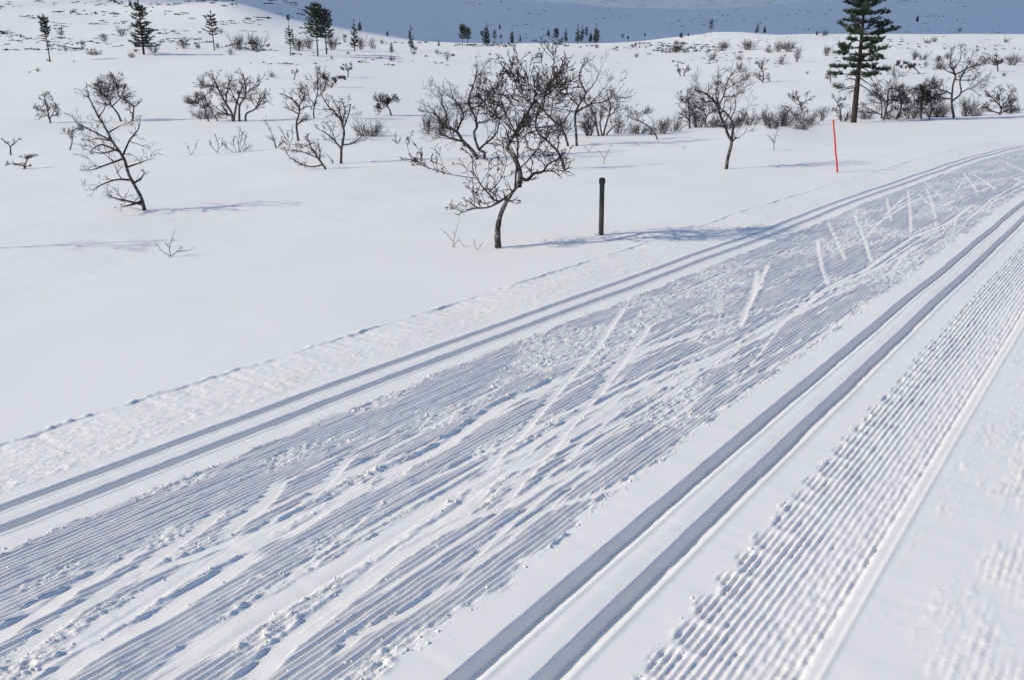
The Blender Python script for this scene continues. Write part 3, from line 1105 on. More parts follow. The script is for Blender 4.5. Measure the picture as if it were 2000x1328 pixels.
traced_tree('birch_tree', 'slim birch with crossing thin stems, at the left side of the bushy many stemmed birch', B, (410, 238),
            [[(408, 238), (400, 214), (394, 190)], [(427, 239), (414, 218), (402, 196)]], [[(400, 214), (390, 205), (384, 203)], [(396, 195), (405, 182), (400, 172)]], 3, crown=.8, seed=21, dens=1.1)
traced_tree('birch_tree', 'slender birch with a wavy stem and flat spreading top, left of the thin upright birch', B, (583, 276),
            [[(583, 277), (579, 244), (584, 224), (584, 208), (568, 193), (556, 187)]], [[(584, 208), (593, 193), (590, 184)], [(580, 245), (592, 236), (600, 230)], [(584, 224), (570, 216), (562, 212)], [(584, 215), (602, 208), (610, 212)]], 4.4, crown=.66, seed=23, lvl=3, dens=1.1)
traced_tree('birch_tree', 'thin upright birch with a narrow pointed crown, behind the wavy stemmed birch', B, (613, 232),
            [[(613, 232), (613, 213), (620, 183), (620, 162), (630, 146)]], [[(616, 205), (604, 190), (602, 178)], [(618, 190), (632, 180), (634, 170)]], 3, crown=.75, seed=24, dens=1.1)
traced_tree('birch_tree', 'birch with crown blown to the left above a short stem, beside the toppled looking birch', B, (667, 320),
            [[(666, 320), (667, 291), (672, 262), (668, 240), (655, 221), (641, 208), (631, 192)]],
            [[(667, 290), (652, 273), (636, 260), (623, 254)], [(671, 283), (688, 281), (699, 273)], [(671, 244), (663, 218), (650, 195)], [(672, 250), (681, 225), (684, 208)], [(668, 240), (674, 215), (668, 198)], [(655, 275), (650, 260), (640, 245)]],
            5.5, crown=.58, seed=25, lvl=3, dens=1.2)
traced_tree('birch_tree', 'low birch lying over to the left with its crown near the snow', B, (638, 331),
            [[(638, 332), (624, 313), (615, 300), (605, 283), (600, 266)]], [[(630, 322), (612, 326), (592, 322), (567, 308), (555, 291)], [(622, 309), (600, 300), (584, 296), (563, 294)], [(624, 312), (625, 295), (620, 278)], [(606, 284), (590, 288), (575, 284)]],
            4.5, crown=.6, seed=26, lvl=3, dens=1.2, up=.02)
traced_tree('birch_tree', 'small lone birch with a knobbly crown, on the empty snow left of the large birch', B, (765, 227),
            [[(765, 227), (760, 213), (755, 205), (757, 190)]], [[(758, 208), (748, 212), (741, 222)], [(755, 205), (745, 198), (742, 192)], [(757, 200), (768, 196), (774, 200)]], 3.2, crown=.85, seed=27, dens=1.0)
traced_tree('birch_tree', 'small birch with a slim stem, standing alone above the spreading low birch', B, (680, 152), [[(680, 152), (680, 141), (685, 128)]], [[(680, 142), (675, 134), (673, 130)]], 2.4, crown=.75, seed=28, dens=.7)
traced_tree('birch_tree', 'low spreading birch with two wide arms, right of the thin upright birch', B, (646, 172), [[(646, 172), (652, 163), (654, 156)]], [[(650, 166), (642, 158), (634, 153)], [(654, 158), (664, 154), (672, 156)]], 2.6, crown=.9, seed=29, dens=.8)
traced_tree('birch_tree', 'tiny upright birch alone on the snow, above the wavy stemmed birch', B, (574, 157), [[(574, 157), (577, 146), (580, 140)]], [[(576, 148), (570, 140)]], 2, crown=.7, seed=30, dens=.7)
traced_tree('birch_tree', 'small birch at the far left with an upright feathery crown', B, (99, 241), [[(99, 242), (95, 226), (91, 208), (86, 190)]], [[(97, 232), (104, 220), (108, 208)], [(96, 230), (86, 220), (80, 214)]], 3.4, crown=.75, seed=31, dens=1.0)
traced_tree('birch_tree', 'small crooked birch left of the tall leaning birch', B, (137, 293), [[(136, 293), (141, 277), (140, 262)]], [[(141, 268), (130, 262), (122, 262)], [(140, 264), (150, 256), (154, 250)]], 2.8, crown=.7, seed=32, dens=.6)
traced_tree('birch_tree', 'small birch forked like a Y near the left edge', B, (20, 304), [[(21, 304), (19, 286), (6, 274)], [(19, 287), (28, 281), (36, 273)]], [], 3, crown=.6, seed=33, dens=.8)
traced_tree('birch_tree', 'low birch leaning right over a heap of twigs at the left edge', B, (46, 331), [[(46, 332), (50, 320), (56, 309), (72, 303)]], [[(48, 326), (32, 320), (14, 323)], [(46, 330), (56, 324)], [(52, 314), (50, 304)]], 3, crown=.65, seed=34, dens=.9, up=.02)
traced_tree('birch_tree', 'birch outside the left side casting its long shadow into view', B, (-110, 492), [[(-110, 493), (-118, 440), (-110, 390), (-125, 330), (-120, 260)]], [[(-112, 420), (-150, 370), (-160, 330)], [(-115, 380), (-80, 330), (-75, 290)], [(-122, 330), (-150, 280)]], 6, crown=.7, seed=35, dens=.5)
traced_tree('birch_tree', 'thin birch bent over to the left with a small round top, among the crest shrubs', B, (1284, 273), [[(1285, 273), (1272, 252), (1254, 240), (1237, 234)]], [[(1241, 234), (1236, 222), (1243, 208)], [(1243, 235), (1256, 226), (1266, 218)], [(1238, 224), (1228, 214)]], 3, crown=.6, seed=36, dens=.9)
traced_tree('birch_tree', 'column shaped birch dense with twigs, left of the pale trunked birch', B, (1347, 252), [[(1347, 252), (1346, 222), (1343, 184)]], [[(1346, 235), (1336, 222)], [(1346, 230), (1357, 215)], [(1345, 210), (1335, 196)], [(1345, 215), (1354, 198)]], 4, crown=.65, seed=37, dens=1.2)
traced_tree('birch_tree', 'dark arched birch between the column shaped birch and the pale trunked birch', B, (1377, 246), [[(1377, 247), (1379, 230), (1388, 221), (1400, 214)]], [[(1380, 228), (1368, 214), (1360, 206)], [(1386, 222), (1384, 205), (1376, 196)]], 3, crown=.75, seed=38, dens=1.1)
traced_tree('birch_tree', 'small birch with an S bent stem above the crest shrubs, left of the tall pine', B, (1555, 238), [[(1555, 239), (1556, 227), (1567, 219), (1562, 203), (1557, 188)]], [[(1556, 227), (1541, 217), (1534, 216)], [(1563, 206), (1550, 198), (1544, 190)], [(1564, 204), (1574, 196), (1576, 186)]], 3, crown=.7, seed=39, dens=.9)
traced_tree('birch_tree', 'small shaggy birch standing over its own low shoots, on the slope above the crest shrubs', B, (1490, 162), [[(1489, 162), (1491, 148), (1488, 134), (1492, 122)]], [[(1490, 150), (1482, 145)], [(1489, 138), (1480, 126)], [(1490, 130), (1500, 120)], [(1489, 160), (1480, 154)], [(1489, 158), (1498, 150)]], 2.6, crown=.6, seed=40, dens=.9)
traced_tree('birch_tree', 'pair of little birch stems spreading like a V on the open slope', B, (1333, 150), [[(1335, 150), (1338, 140), (1342, 130)], [(1329, 150), (1326, 140), (1324, 129)]], [[(1338, 142), (1348, 136)]], 2.4, crown=.6, seed=41, dens=.9)
traced_tree('birch_tree', 'birch with a straight central stem, first of the birches right of the tall pine', B, (1726, 236), [[(1725, 237), (1732, 208), (1735, 170)], [(1722, 232), (1722, 205), (1718, 190)]], [[(1724, 226), (1710, 220), (1697, 212)], [(1732, 208), (1745, 195), (1750, 182)], [(1731, 200), (1716, 186), (1712, 172)], [(1734, 180), (1744, 166), (1748, 152)], [(1729, 222), (1745, 215)]], 4, crown=.7, seed=42, dens=1.3, lvl=2)
traced_tree('birch_tree', 'thin birch between the straight stemmed birch and the dark thicket', B, (1755, 230), [[(1754, 231), (1760, 205), (1757, 180)]], [[(1758, 210), (1768, 196)], [(1758, 205), (1746, 192)], [(1757, 215), (1770, 212)]], 3, crown=.75, seed=43, dens=1.2)
traced_tree('birch_tree', 'dark dense birch thicket left of the tall twin forked birch', B, (1808, 233), [[(1799, 233), (1800, 208), (1801, 180)], [(1814, 235), (1820, 210), (1810, 188)]], [[(1800, 205), (1786, 192), (1780, 180)], [(1802, 195), (1815, 180), (1822, 168)], [(1818, 215), (1832, 200)], [(1800, 215), (1784, 208)], [(1808, 190), (1798, 172)], [(1819, 205), (1830, 188)]], 4, crown=.75, seed=44, dens=1.4)
traced_tree('birch_tree', 'tallest birch of the right hand row with a twin fork and round open crown', B, (1863, 231), [[(1864, 232), (1859, 202), (1861, 169), (1866, 146), (1856, 130), (1858, 106)], [(1860, 198), (1877, 182), (1875, 157), (1887, 136), (1898, 114)]],
            [[(1877, 181), (1893, 174), (1909, 183)], [(1861, 185), (1846, 178), (1828, 172)], [(1866, 148), (1850, 140), (1840, 132)], [(1885, 138), (1902, 130), (1908, 140)], [(1875, 158), (1892, 158), (1905, 156)], [(1861, 192), (1842, 192), (1832, 186)], [(1865, 130), (1876, 115), (1878, 102)]],
            4.5, crown=.66, seed=45, lvl=3, dens=1.1)
traced_tree('birch_tree', 'wide low birch with fanning thin limbs, last tree before the right edge', B, (1953, 225), [[(1952, 226), (1955, 211), (1938, 192), (1930, 186)]], [[(1955, 210), (1970, 192), (1976, 172)], [(1953, 214), (1950, 195), (1955, 178)], [(1954, 212), (1972, 208), (1984, 196)], [(1953, 222), (1934, 216), (1924, 208)], [(1953, 224), (1966, 216), (1986, 214)]], 3.4, crown=.62, seed=46, dens=1.1)
traced_tree('birch_tree', 'ragged little birch leaning left beside the tall pine trunk', B, (1642, 232), [[(1642, 233), (1640, 210), (1628, 190)]], [[(1640, 218), (1628, 216)], [(1640, 214), (1650, 206)], [(1634, 200), (1646, 196)]], 2.8, crown=.6, seed=47, dens=1.0)
traced_tree('birch_tree', 'tiny birch on the open slope just left of the tall pine', B, (1622, 162), [[(1622, 162), (1622, 152), (1620, 146)]], [[(1622, 156), (1614, 150)], [(1622, 155), (1630, 150)]], 2, crown=.7, seed=48, dens=.7)
traced_tree('birch_tree', 'small dense birch near the right edge, above the wide low birch', B, (1949, 140), [[(1949, 140), (1948, 126), (1946, 112)]], [[(1948, 130), (1940, 122)], [(1948, 128), (1956, 120)]], 2.6, crown=.7, seed=49, dens=1.2)
traced_tree('birch_tree', 'small birch arched far over to the left, right of the tall pine crown', B, (1796, 145), [[(1796, 145), (1788, 135), (1775, 130)]], [[(1788, 135), (1786, 128)], [(1780, 131), (1770, 132)]], 2.2, crown=.7, seed=50, dens=.9)
traced_tree('birch_tree', 'low ragged birch beside the tall pine crown on its right', B, (1758, 133), [[(1758, 133), (1764, 126), (1768, 124)]], [[(1760, 130), (1752, 128)]], 2, crown=.9, seed=51, dens=.9)

SP = 'sapling'


def sapling(label, base, stems, w=1.3, seed=1, dens=.3, crown=.5, name='birch_sapling'):
    R = random.Random(seed)
    b = hit(*base)
    Y0 = b[1]
    root = empty(name, F_to_W1(b))
    tag(root, label, SP)
    h = Y0 / FPX * (base[1] - min(p[1] for s_ in stems for p in s_))
    T_ = Tubes()
    K = Tubes()
    o = dict(seg=(h * .08, h * .1, h * .1), wig=.2, up=.08, kids=(0, 2, 2), Lref=(1, h * .3, h * .5), rmin=max(.0011, .00013 * Y0))
    for s_ in stems:
        wl = pol(s_, Y0, R, h * .2)
        if abs(s_[0][1] - base[1]) < 3:
            wl[0] = wl[0] - Vector((0, 0, .05))
        r0 = w * Y0 / FPX / 2
        n = len(wl)
        T_.tube(wl, [max(o['rmin'], r0 * (1 - .6 * k / (n - 1))) for k in range(n)], 5)
        for _ in range(int(14 * dens)):
            k = R.randrange(n // 3, n)
            d = (wl[min(n - 1, k)] - wl[k - 1]).normalized()
            d = Matrix.Rotation(R.uniform(.4, .9), 3, d.cross(rvec(R)).normalized()) @ d
            grow(K, R, wl[k], d, h * crown * R.uniform(.15, .4), o['rmin'] * 1.2, 1, o)
    link('stem', T_.mesh('stem', M_LIMB, Vector(root.location)), root)
    if K.v:
        tag(link('twigs', K.mesh('twigs', M_TWIG, Vector(root.location)), root), kind='stuff')
    return root


sapling('little leafless sapling with three arms alone on the empty snow, lower left', (333, 502), [[(333, 503), (331, 482), (336, 468), (339, 453)], [(333, 501), (345, 492), (356, 482)], [(333, 500), (318, 492), (306, 478)], [(332, 484), (324, 478)], [(345, 492), (374, 488)]], 1.6, 60)
sapling('thin two pronged sapling in the snow left of the large gnarled birch trunk', (884, 484), [[(884, 485), (888, 462), (895, 437)], [(885, 472), (866, 450)], [(886, 482), (896, 470), (913, 489)]], 1.3, 61, .15)
sapling('shortest sapling, just a curved tuft left of the large birch trunk', (932, 489), [[(932, 490), (927, 480), (926, 468)], [(932, 489), (940, 478)]], 1.2, 62, .3)
sapling('slanting forked sapling between the large birch and the post top', (1178, 321), [[(1178, 322), (1186, 300), (1196, 283)], [(1182, 312), (1170, 295)]], 1.1, 63, .1)
sapling('spindly sapling with a dark foot on the snow left of the red pole', (1512, 294), [[(1512, 294), (1512, 278), (1518, 256)], [(1512, 280), (1503, 266)]], 1.5, 64, .5)
sapling('faint thin sapling right of the upright birch foot', (1150, 298), [[(1150, 298), (1145, 290), (1140, 286)], [(1150, 298), (1156, 288)]], .9, 65, .3)
sapling('pale wispy sapling, first of the three left of centre on the snow', (373, 304), [[(373, 304), (368, 290), (362, 280)], [(373, 304), (382, 288), (384, 276)]], .9, 66, .5)
sapling('wispy sapling with a slim stem in the middle of the three left of centre', (425, 301), [[(425, 301), (426, 284), (422, 268)], [(425, 298), (414, 288), (410, 278)], [(426, 292), (434, 284), (436, 276)]], 1.1, 67, 1.0)
sapling('bushy reddish sapling, last of the three left of centre', (466, 298), [[(466, 298), (466, 280), (468, 254)], [(468, 298), (478, 280), (480, 268)], [(462, 298), (456, 284), (456, 272)], [(472, 298), (486, 288)], [(456, 298), (444, 290), (440, 284)], [(468, 296), (470, 276), (476, 260)]], 1.1, 68, 1.2)
sapling('small fan of twigs right of the tall leaning birch', (300, 304), [[(294, 304), (302, 296), (314, 292)], [(300, 303), (308, 300), (318, 303)]], 1.0, 69, .6)
sapling('leaning line of shoots left of the slender wavy birch', (541, 290), [[(541, 291), (533, 268), (520, 240)], [(538, 288), (534, 276), (527, 270)], [(543, 290), (548, 280)]], 1.6, 70, 1.2)
sapling('tuft of shoots between the leaning shoots and the slender wavy birch', (562, 284), [[(562, 284), (556, 268), (548, 252)], [(564, 284), (572, 268), (570, 250)], [(560, 284), (552, 274)], [(563, 280), (562, 260)]], 1.3, 71, 1.2)
sapling('short stump like shoot beside the foot of the left blown birch', (650, 322), [[(650, 323), (650, 312)], [(650, 318), (642, 306), (634, 300)]], 1.8, 72, .2)
sapling('sparse shoots on the snow right of the dark low willow bush', (775, 282), [[(775, 282), (772, 268), (774, 258)], [(776, 281), (784, 270)], [(778, 280), (768, 274)]], 1.1, 73, .8)
sapling('second patch of sparse shoots right of the dark low willow bush', (800, 281), [[(800, 281), (802, 266), (806, 258)], [(800, 281), (794, 270)]], 1.1, 74, .9)
sapling('small low tuft of twigs on the snow left of the pale trunked birch', (1335, 292), [[(1335, 292), (1331, 286)], [(1336, 292), (1341, 286)]], .9, 75, .4)


# --- bushes: a few kinds, copied one by one
def bush_mesh(seed, wide, high, stems, up=.05, lvl=1):
    R = random.Random(seed)
    T_ = Tubes()
    o = dict(seg=(.10, .13, .16), wig=.28, up=up, kids=(0, 4, 4), Lref=(1, high * .45, high * .8), rmin=.0075)
    for i in range(stems):
        a = R.uniform(0, 2 * math.pi)
        lean = R.uniform(.1, 1.0) ** .8
        d = Vector((math.cos(a) * lean * wide, math.sin(a) * lean * wide, high)).normalized()
        p = Vector((math.cos(a) * lean * wide * .35, math.sin(a) * lean * wide * .35, -.05))
        grow(T_, R, p, d, math.hypot(high, wide * lean) * R.uniform(.5, 1.0), .014, lvl, o)
    return T_.mesh('bush_twigs', M_TWIG)


BUSH = [bush_mesh(1, .9, .9, 30), bush_mesh(2, .5, 1.2, 28), bush_mesh(3, 1.3, .6, 42), bush_mesh(4, .7, .7, 18), bush_mesh(5, .35, 1.0, 12)]


def bush(px, py, wpx, hpx, kind, label, group=None, name='willow_bush', cat='bush'):
    b = hit(px, py)
    sc = b[1] / FPX
    dims = [(1.9, 1.0), (1.3, 1.35), (2.5, .75), (1.5, .8), (.9, 1.1)][kind]
    o = link(name, BUSH[kind])
    o.location = F_to_W1(b)
    o.scale = (wpx * sc / dims[0], wpx * sc / dims[0], hpx * sc / dims[1])
    o.rotation_euler = (0, 0, random.uniform(0, 6.28))
    return tag(o, label, cat, group)


bush(722, 267, 66, 24, 2, 'dark low willow bush lying flat on the snow, left of the large birch')
bush(397, 233, 44, 16, 2, 'dark brush heap at the foot of the slim crossing birch')
bush(835, 262, 30, 34, 0, 'willow bush at the left end of the crest, under the twin birch crown')
bush(865, 266, 44, 40, 0, 'willow bush behind the twin birch stems, second from the crest left end')
bush(1095, 266, 50, 40, 0, 'willow bush behind the arching birch stems')
bush(1150, 266, 44, 44, 1, 'willow bush directly right of the upright birch stem')
bush(1210, 262, 40, 36, 3, 'loose willow bush at the right side of the slender stem clump')
bush(1248, 262, 50, 18, 2, 'flat dark willow bush under the bent over thin birch')
bush(1295, 262, 44, 28, 0, 'round willow bush right of the bent over thin birch')
bush(1318, 258, 36, 30, 3, 'upright willow bush left of the column shaped birch')
bush(1362, 250, 60, 34, 0, 'dense willow bush at the foot of the column shaped birch')
bush(1466, 246, 50, 30, 3, 'willow bush just right of the pale trunked birch')
bush(1500, 246, 44, 26, 0, 'willow bush midway between the pale trunked birch and the red pole')
bush(1508, 252, 30, 12, 2, 'low shoots in front of the crest bushes left of the red pole')
bush(1536, 246, 54, 30, 0, 'willow bush left of the S bent birch foot')
bush(1575, 244, 46, 22, 2, 'dark flat willow bush right of the S bent birch foot')
bush(1567, 254, 36, 12, 2, 'lowest dark twigs in front of the S bent birch')
bush(1442, 250, 36, 22, 0, 'dark willow bush hugging the right side of the pale trunked birch')
bush(1424, 252, 34, 16, 2, 'flat willow bush behind the fork of the pale trunked birch')
bush(1390, 250, 44, 26, 3, 'willow bush under the dark arched birch')
bush(1524, 248, 30, 16, 2, 'flat dark twigs between two rounder bushes left of the S bent birch')
bush(1275, 264, 30, 20, 3, 'small willow bush touching the foot of the bent over thin birch')
bush(1820, 230, 46, 20, 2, 'flat brown willow bush at the right foot of the dark birch thicket')
bush(1604, 236, 26, 26, 4, 'upright bunch of shoots between the S bent birch and the red pole')
bush(1648, 238, 40, 26, 3, 'loose willow bush at the left foot of the tall pine')
bush(1690, 234, 30, 14, 2, 'flat willow bush at the right foot of the tall pine')
bush(1745, 234, 50, 18, 2, 'dark willow bush under the straight stemmed birch')
bush(1780, 232, 56, 24, 0, 'willow bush at the left foot of the dark birch thicket')
bush(1838, 230, 50, 26, 0, 'brown willow bush between the thicket and the tallest birch of the row')
bush(1885, 228, 34, 36, 1, 'round dense willow bush at the right foot of the tallest birch of the row')
bush(1905, 228, 30, 14, 2, 'low twigs right of the round dense willow bush')
bush(1975, 222, 40, 20, 3, 'loose shoots at the right foot of the last birch')
bush(500, 100, 40, 26, 0, 'grey thicket between two pines on the far left plain edge')
bush(466, 98, 30, 24, 0, 'thicket right of the lone thin pine at upper left')
bush(452, 108, 14, 16, 3, 'small bush in front of the upper left thickets')
bush(360, 96, 20, 18, 0, 'round bush on the slope between the full pine and the thin pine')
bush(582, 100, 34, 22, 0, 'thicket around the foot of the small pine left of the pine pair')
bush(650, 98, 26, 24, 0, 'thicket right of the pine pair foot')
bush(604, 96, 20, 20, 0, 'bush at the left foot of the pine pair')
bush(705, 98, 20, 22, 0, 'bush right of the narrow stacked pines')
bush(725, 96, 14, 18, 4, 'upright bush between the stacked pines and the stubby pine')
bush(1323, 103, 24, 16, 0, 'bush on the far plain left of the bright hummock')
bush(1338, 104, 14, 12, 3, 'small bush beside the bush left of the bright hummock')
bush(1412, 98, 26, 14, 0, 'dark bush in front of the bright hummock')
bush(1390, 118, 22, 18, 3, 'loose bush below the bright hummock')
bush(1443, 118, 18, 12, 3, 'small bush right of the loose bush below the hummock')
bush(1460, 98, 36, 16, 0, 'broad bush right of the bright hummock')
bush(1503, 104, 22, 14, 3, 'bush between the broad bush and the domed bushes')
bush(1520, 102, 20, 18, 0, 'left one of two domed bushes on the far plain')
bush(1540, 102, 28, 18, 0, 'right one of two domed bushes on the far plain')
bush(1527, 126, 20, 16, 3, 'spreading bush left of the slim bush on the mid slope')
bush(1556, 122, 16, 26, 4, 'slim upright bush on the mid slope')
bush(1614, 110, 16, 16, 0, 'bush close to the left side of the tall pine crown')
bush(1785, 118, 12, 18, 1, 'tight upright bush on the slope right of the tall pine crown')
bush(1802, 118, 24, 14, 3, 'bush right of the tight upright bush')
bush(1832, 122, 14, 10, 0, 'small dark bush left of the tallest row birch crown')
bush(1925, 125, 30, 18, 3, 'bush left of the small dense birch near the right edge')
bush(1976, 128, 34, 18, 0, 'grey bush at the right edge, above the last birch')
bush(1966, 84, 14, 10, 3, 'tiny round bush on the far plain near the right edge')
bush(1812, 86, 18, 10, 3, 'faint bush on the far plain right of the tall pine')
bush(240, 70, 24, 16, 3, 'bush left of the full pine on the slope')
bush(300, 104, 26, 16, 3, 'bush right of the full pine foot')
bush(185, 108, 26, 8, 2, 'low dark bush on the snow left of the full pine')
bush(204, 84, 14, 14, 4, 'slanting little bush left of the full pine foot')
bush(530, 152, 18, 12, 3, 'little bush left of the tiny upright birch')
bush(118, 70, 16, 16, 3, 'bush right of the lone umbrella shaped pine')
bush(874, 120, 10, 14, 4, 'tiny bush above the twin birch crown')


# ------------------------------------------------------------------ pines
def needle_tuft(T_, R, p, d, size, n):
    for _ in range(n):
        dd = (d * .6 + rvec(R)).normalized()
        if dd.z < -.2:
            dd.z *= -.6
        side = dd.cross(rvec(R))
        if side.length < 1e-3:
            continue
        side.normalize()
        w = size * R.uniform(.10, .2)
        L = size * R.uniform(.6, 1.2)
        q0 = p + rvec(R) * size * .35
        T_.tri(q0 - side * w, q0 + side * w, q0 + dd * L)


def pine(T_, K, R, base, top, r0, Lmax, first, profile, whorl, tuft, dens, per=5, bend=.04, sidef=None, seglen=.22, bare=.45, droop=.25, upc=.16, lr=(.62, 1.15)):
    """trunk from base to top; T_ woody tubes (trunk list, branch), K needles"""
    H = (top - base).length
    n = 12
    pts = []
    off = rvec(R) * bend * H * .3
    for i in range(n + 1):
        f = i / n
        pts.append(base.lerp(top, f) + off * math.sin(f * math.pi) * .4)
    T_[0].tube(pts, [max(.012, r0 * (1 - .86 * i / n)) for i in range(n + 1)], 9)
    z = first
    while z < .985:
        L0 = Lmax * profile(z)
        k = min(n - 1, int(z * n))
        c = pts[k].lerp(pts[k + 1], z * n - k)
        cnt = per
        a0 = R.uniform(0, 6.28)
        for j in range(cnt):
            a = a0 + j * 2 * math.pi / cnt + R.uniform(-.35, .35)
            L = L0 * R.uniform(*lr)
            if sidef:
                L *= sidef(math.cos(a), z)
            if L < .1:
                continue
            lift = .75 - 1.05 * (1 - z) * droop * 3
            d = Vector((math.cos(a), math.sin(a), max(-.25, lift * .55))).normalized()
            p = c.copy()
            m_ = max(4, int(L / seglen))
            bp, br = [p.copy()], [r0 * .24 * (1.05 - z) + .01]
            rb = br[0]
            for q_ in range(m_):
                f = (q_ + 1) / m_
                d = (d + Vector((0, 0, -.10 * (1 - f) + upc * f)) + rvec(R) * .10).normalized()
                p = p + d * (L / m_)
                bp.append(p.copy())
                br.append(max(.006, rb * (1 - .8 * f)))
                if f > bare * (1 if z < .7 else .5):
                    # side twigs carrying tufts
                    for sgn in (-1, 1):
                        if R.random() < .85:
                            sdv = d.cross(Vector((0, 0, 1))).normalized() * sgn
                            sl = L * R.uniform(.12, .30) * (1.15 - .5 * f)
                            e = p + (sdv * .8 + d * .5 + Vector((0, 0, R.uniform(-.18, .6)))).normalized() * sl
                            T_[1].tube([p, e], [.008, .004], 3)
                            nn = max(1, int(dens * sl / tuft * 1.3))
                            for g in range(nn):
                                needle_tuft(K, R, p.lerp(e, (g + .6) / nn), (e - p).normalized(), tuft, per_tuft)
                    needle_tuft(K, R, p, d, tuft, per_tuft)
            T_[1].tube(bp, br, 4)
        z += whorl * R.uniform(.8, 1.25)
    needle_tuft(K, R, pts[-1], Vector((0, 0, 1)), tuft * 1.2, per_tuft * 2)


# the tall pine by the trail
per_tuft = 9
bp_ = hit(1667, 240)
Yp = bp_[1]
root = empty('pine_tree', F_to_W1(bp_))
tag(root, 'tall dark pine with bare lower trunk, by far the largest tree, behind the red pole', 'pine tree')
base = F_to_W1(bp_)
u, v = ray(1694, -62)
top = F_to_W1((u * Yp, Yp, CAMH + v * Yp))
R = random.Random(77)
sc_ = Yp / FPX
TW, TB, KN = Tubes(), Tubes(), Tubes()


def prof_big(z):
    return float(np.interp(z, [.2, .3, .36, .42, .48, .55, .62, .7, .8, .9, 1.0], [.62, .8, 1.0, 1.02, .86, .95, .98, .80, .72, .42, .08]))


H_ = (top - base).length
pine((TW, TB), KN, R, base + Vector((0, 0, -.15)), top, 5.8 * sc_, 51 * sc_, .335, prof_big, .040, .20, 2.2, per=5, seglen=.24, bare=.42, upc=.07,
     sidef=lambda c, z: 1 + .1 * c, lr=(.42, 1.2))
# bare drooping lower branches, and one tufted low branch on the left
for (x0, y0, x1, y1, x2, y2) in [(1676, 140, 1695, 145, 1709, 166), (1675, 150, 1690, 160, 1708, 172), (1674, 165, 1690, 172, 1706, 186), (1672, 172, 1655, 174, 1636, 180), (1673, 158, 1660, 154, 1650, 157),
                                 (1671, 176, 1660, 180, 1655, 181), (1677, 130, 1694, 138, 1712, 152), (1676, 146, 1662, 146, 1652, 150)]:
    w = pol([(x0, y0), (x1, y1), (x2, y2)], Yp, R, .5)
    k = len(w)
    TB.tube(w, [.030 * (1 - .75 * i / (k - 1)) + .006 for i in range(k)], 4)
    for _ in range(7):
        q_ = w[R.randrange(k // 3, k)]
        TB.tube([q_, q_ + (rvec(R) + Vector((0, 0, -.3))) * .28], [.010, .005], 3)
for (x0, y0, x1, y1) in [(1668, 168, 1632, 170), ]:
    w = pol([(x0, y0), ((x0 + x1) / 2, y0 + 4), (x1, y1)], Yp, R, .4)
    TB.tube(w, [.03 * (1 - .7 * i / (len(w) - 1)) for i in range(len(w))], 4)
    for i in range(len(w) - 4, len(w)):
        for _ in range(4):
            needle_tuft(KN, R, w[i] + rvec(R) * .12, (w[-1] - w[0]).normalized(), .17, 9)
org = Vector(root.location)
link('trunk', TW.mesh('trunk', M_PINEB, org), root)
link('branches', TB.mesh('branches', M_PINEB, org), root)
link('crown', KN.mesh('crown', M_NEED, org, smooth=False), root)
print('pine', len(KN.t), len(TB.q))

# kinds of far pines, unit height 1 -> scaled copies
per_tuft = 5


def far_pine(seed, prof, first, Lmax, r0, whorl=.05, per=5, dens=1.5, tuft=.045):
    R = random.Random(seed)
    a, b, c = Tubes(), Tubes(), Tubes()
    pine((a, b), c, R, Vector((0, 0, -.02)), Vector((R.uniform(-.015, .015), 0, 1)), r0, Lmax, first, prof, whorl, tuft, dens, per=per, seglen=.045, bare=.25)
    return (a.mesh('trunk', M_PINEB), b.mesh('branches', M_PINEB), c.mesh('crown', M_NEED, smooth=False))


def P(xs, ys):
    return lambda z: float(np.interp(z, xs, ys))


KINDS = {
    'full': far_pine(1, P([.1, .2, .4, .6, .85, 1], [1, .95, .6, .5, .4, .1]), .16, .27, .022),
    'round': far_pine(2, P([.3, .45, .6, .8, .95, 1], [.6, .9, 1, .9, .5, .1]), .38, .25, .018),
    'umbrella': far_pine(3, P([.55, .65, .8, .95, 1], [.8, 1, 1, .7, .3]), .60, .15, .018, whorl=.05),
    'narrow': far_pine(4, P([.1, .3, .5, .7, .9, 1], [.9, 1, .8, .9, .55, .1]), .14, .13, .02, whorl=.045, per=5),
    'spire': far_pine(5, P([.1, .3, .6, .9, 1], [1, .95, .65, .25, .05]), .10, .20, .02, whorl=.045, per=6),
    'open': far_pine(6, P([.4, .5, .65, .85, 1], [.5, 1, .8, .5, .15]), .42, .24, .016, whorl=.075, per=4, dens=1.1),
}
fp_n = [0]


def put_pine(px, py, hpx, kind, label, group=None, wx=1.0, lean=0):
    b = hit(px, py)
    H = hpx * b[1] / FPX
    root = empty('pine_tree', F_to_W1(b))
    tag(root, label, 'pine tree', group)
    root.scale = (H * wx, H * wx, H)
    root.rotation_euler = (0, math.radians(lean), 0)
    rz = random.uniform(0, 6.28)
    for nm, me_ in zip(('trunk', 'branches', 'crown'), KINDS[kind]):
        o = link(nm, me_, root)
        o.rotation_euler = (0, 0, rz)
    return root


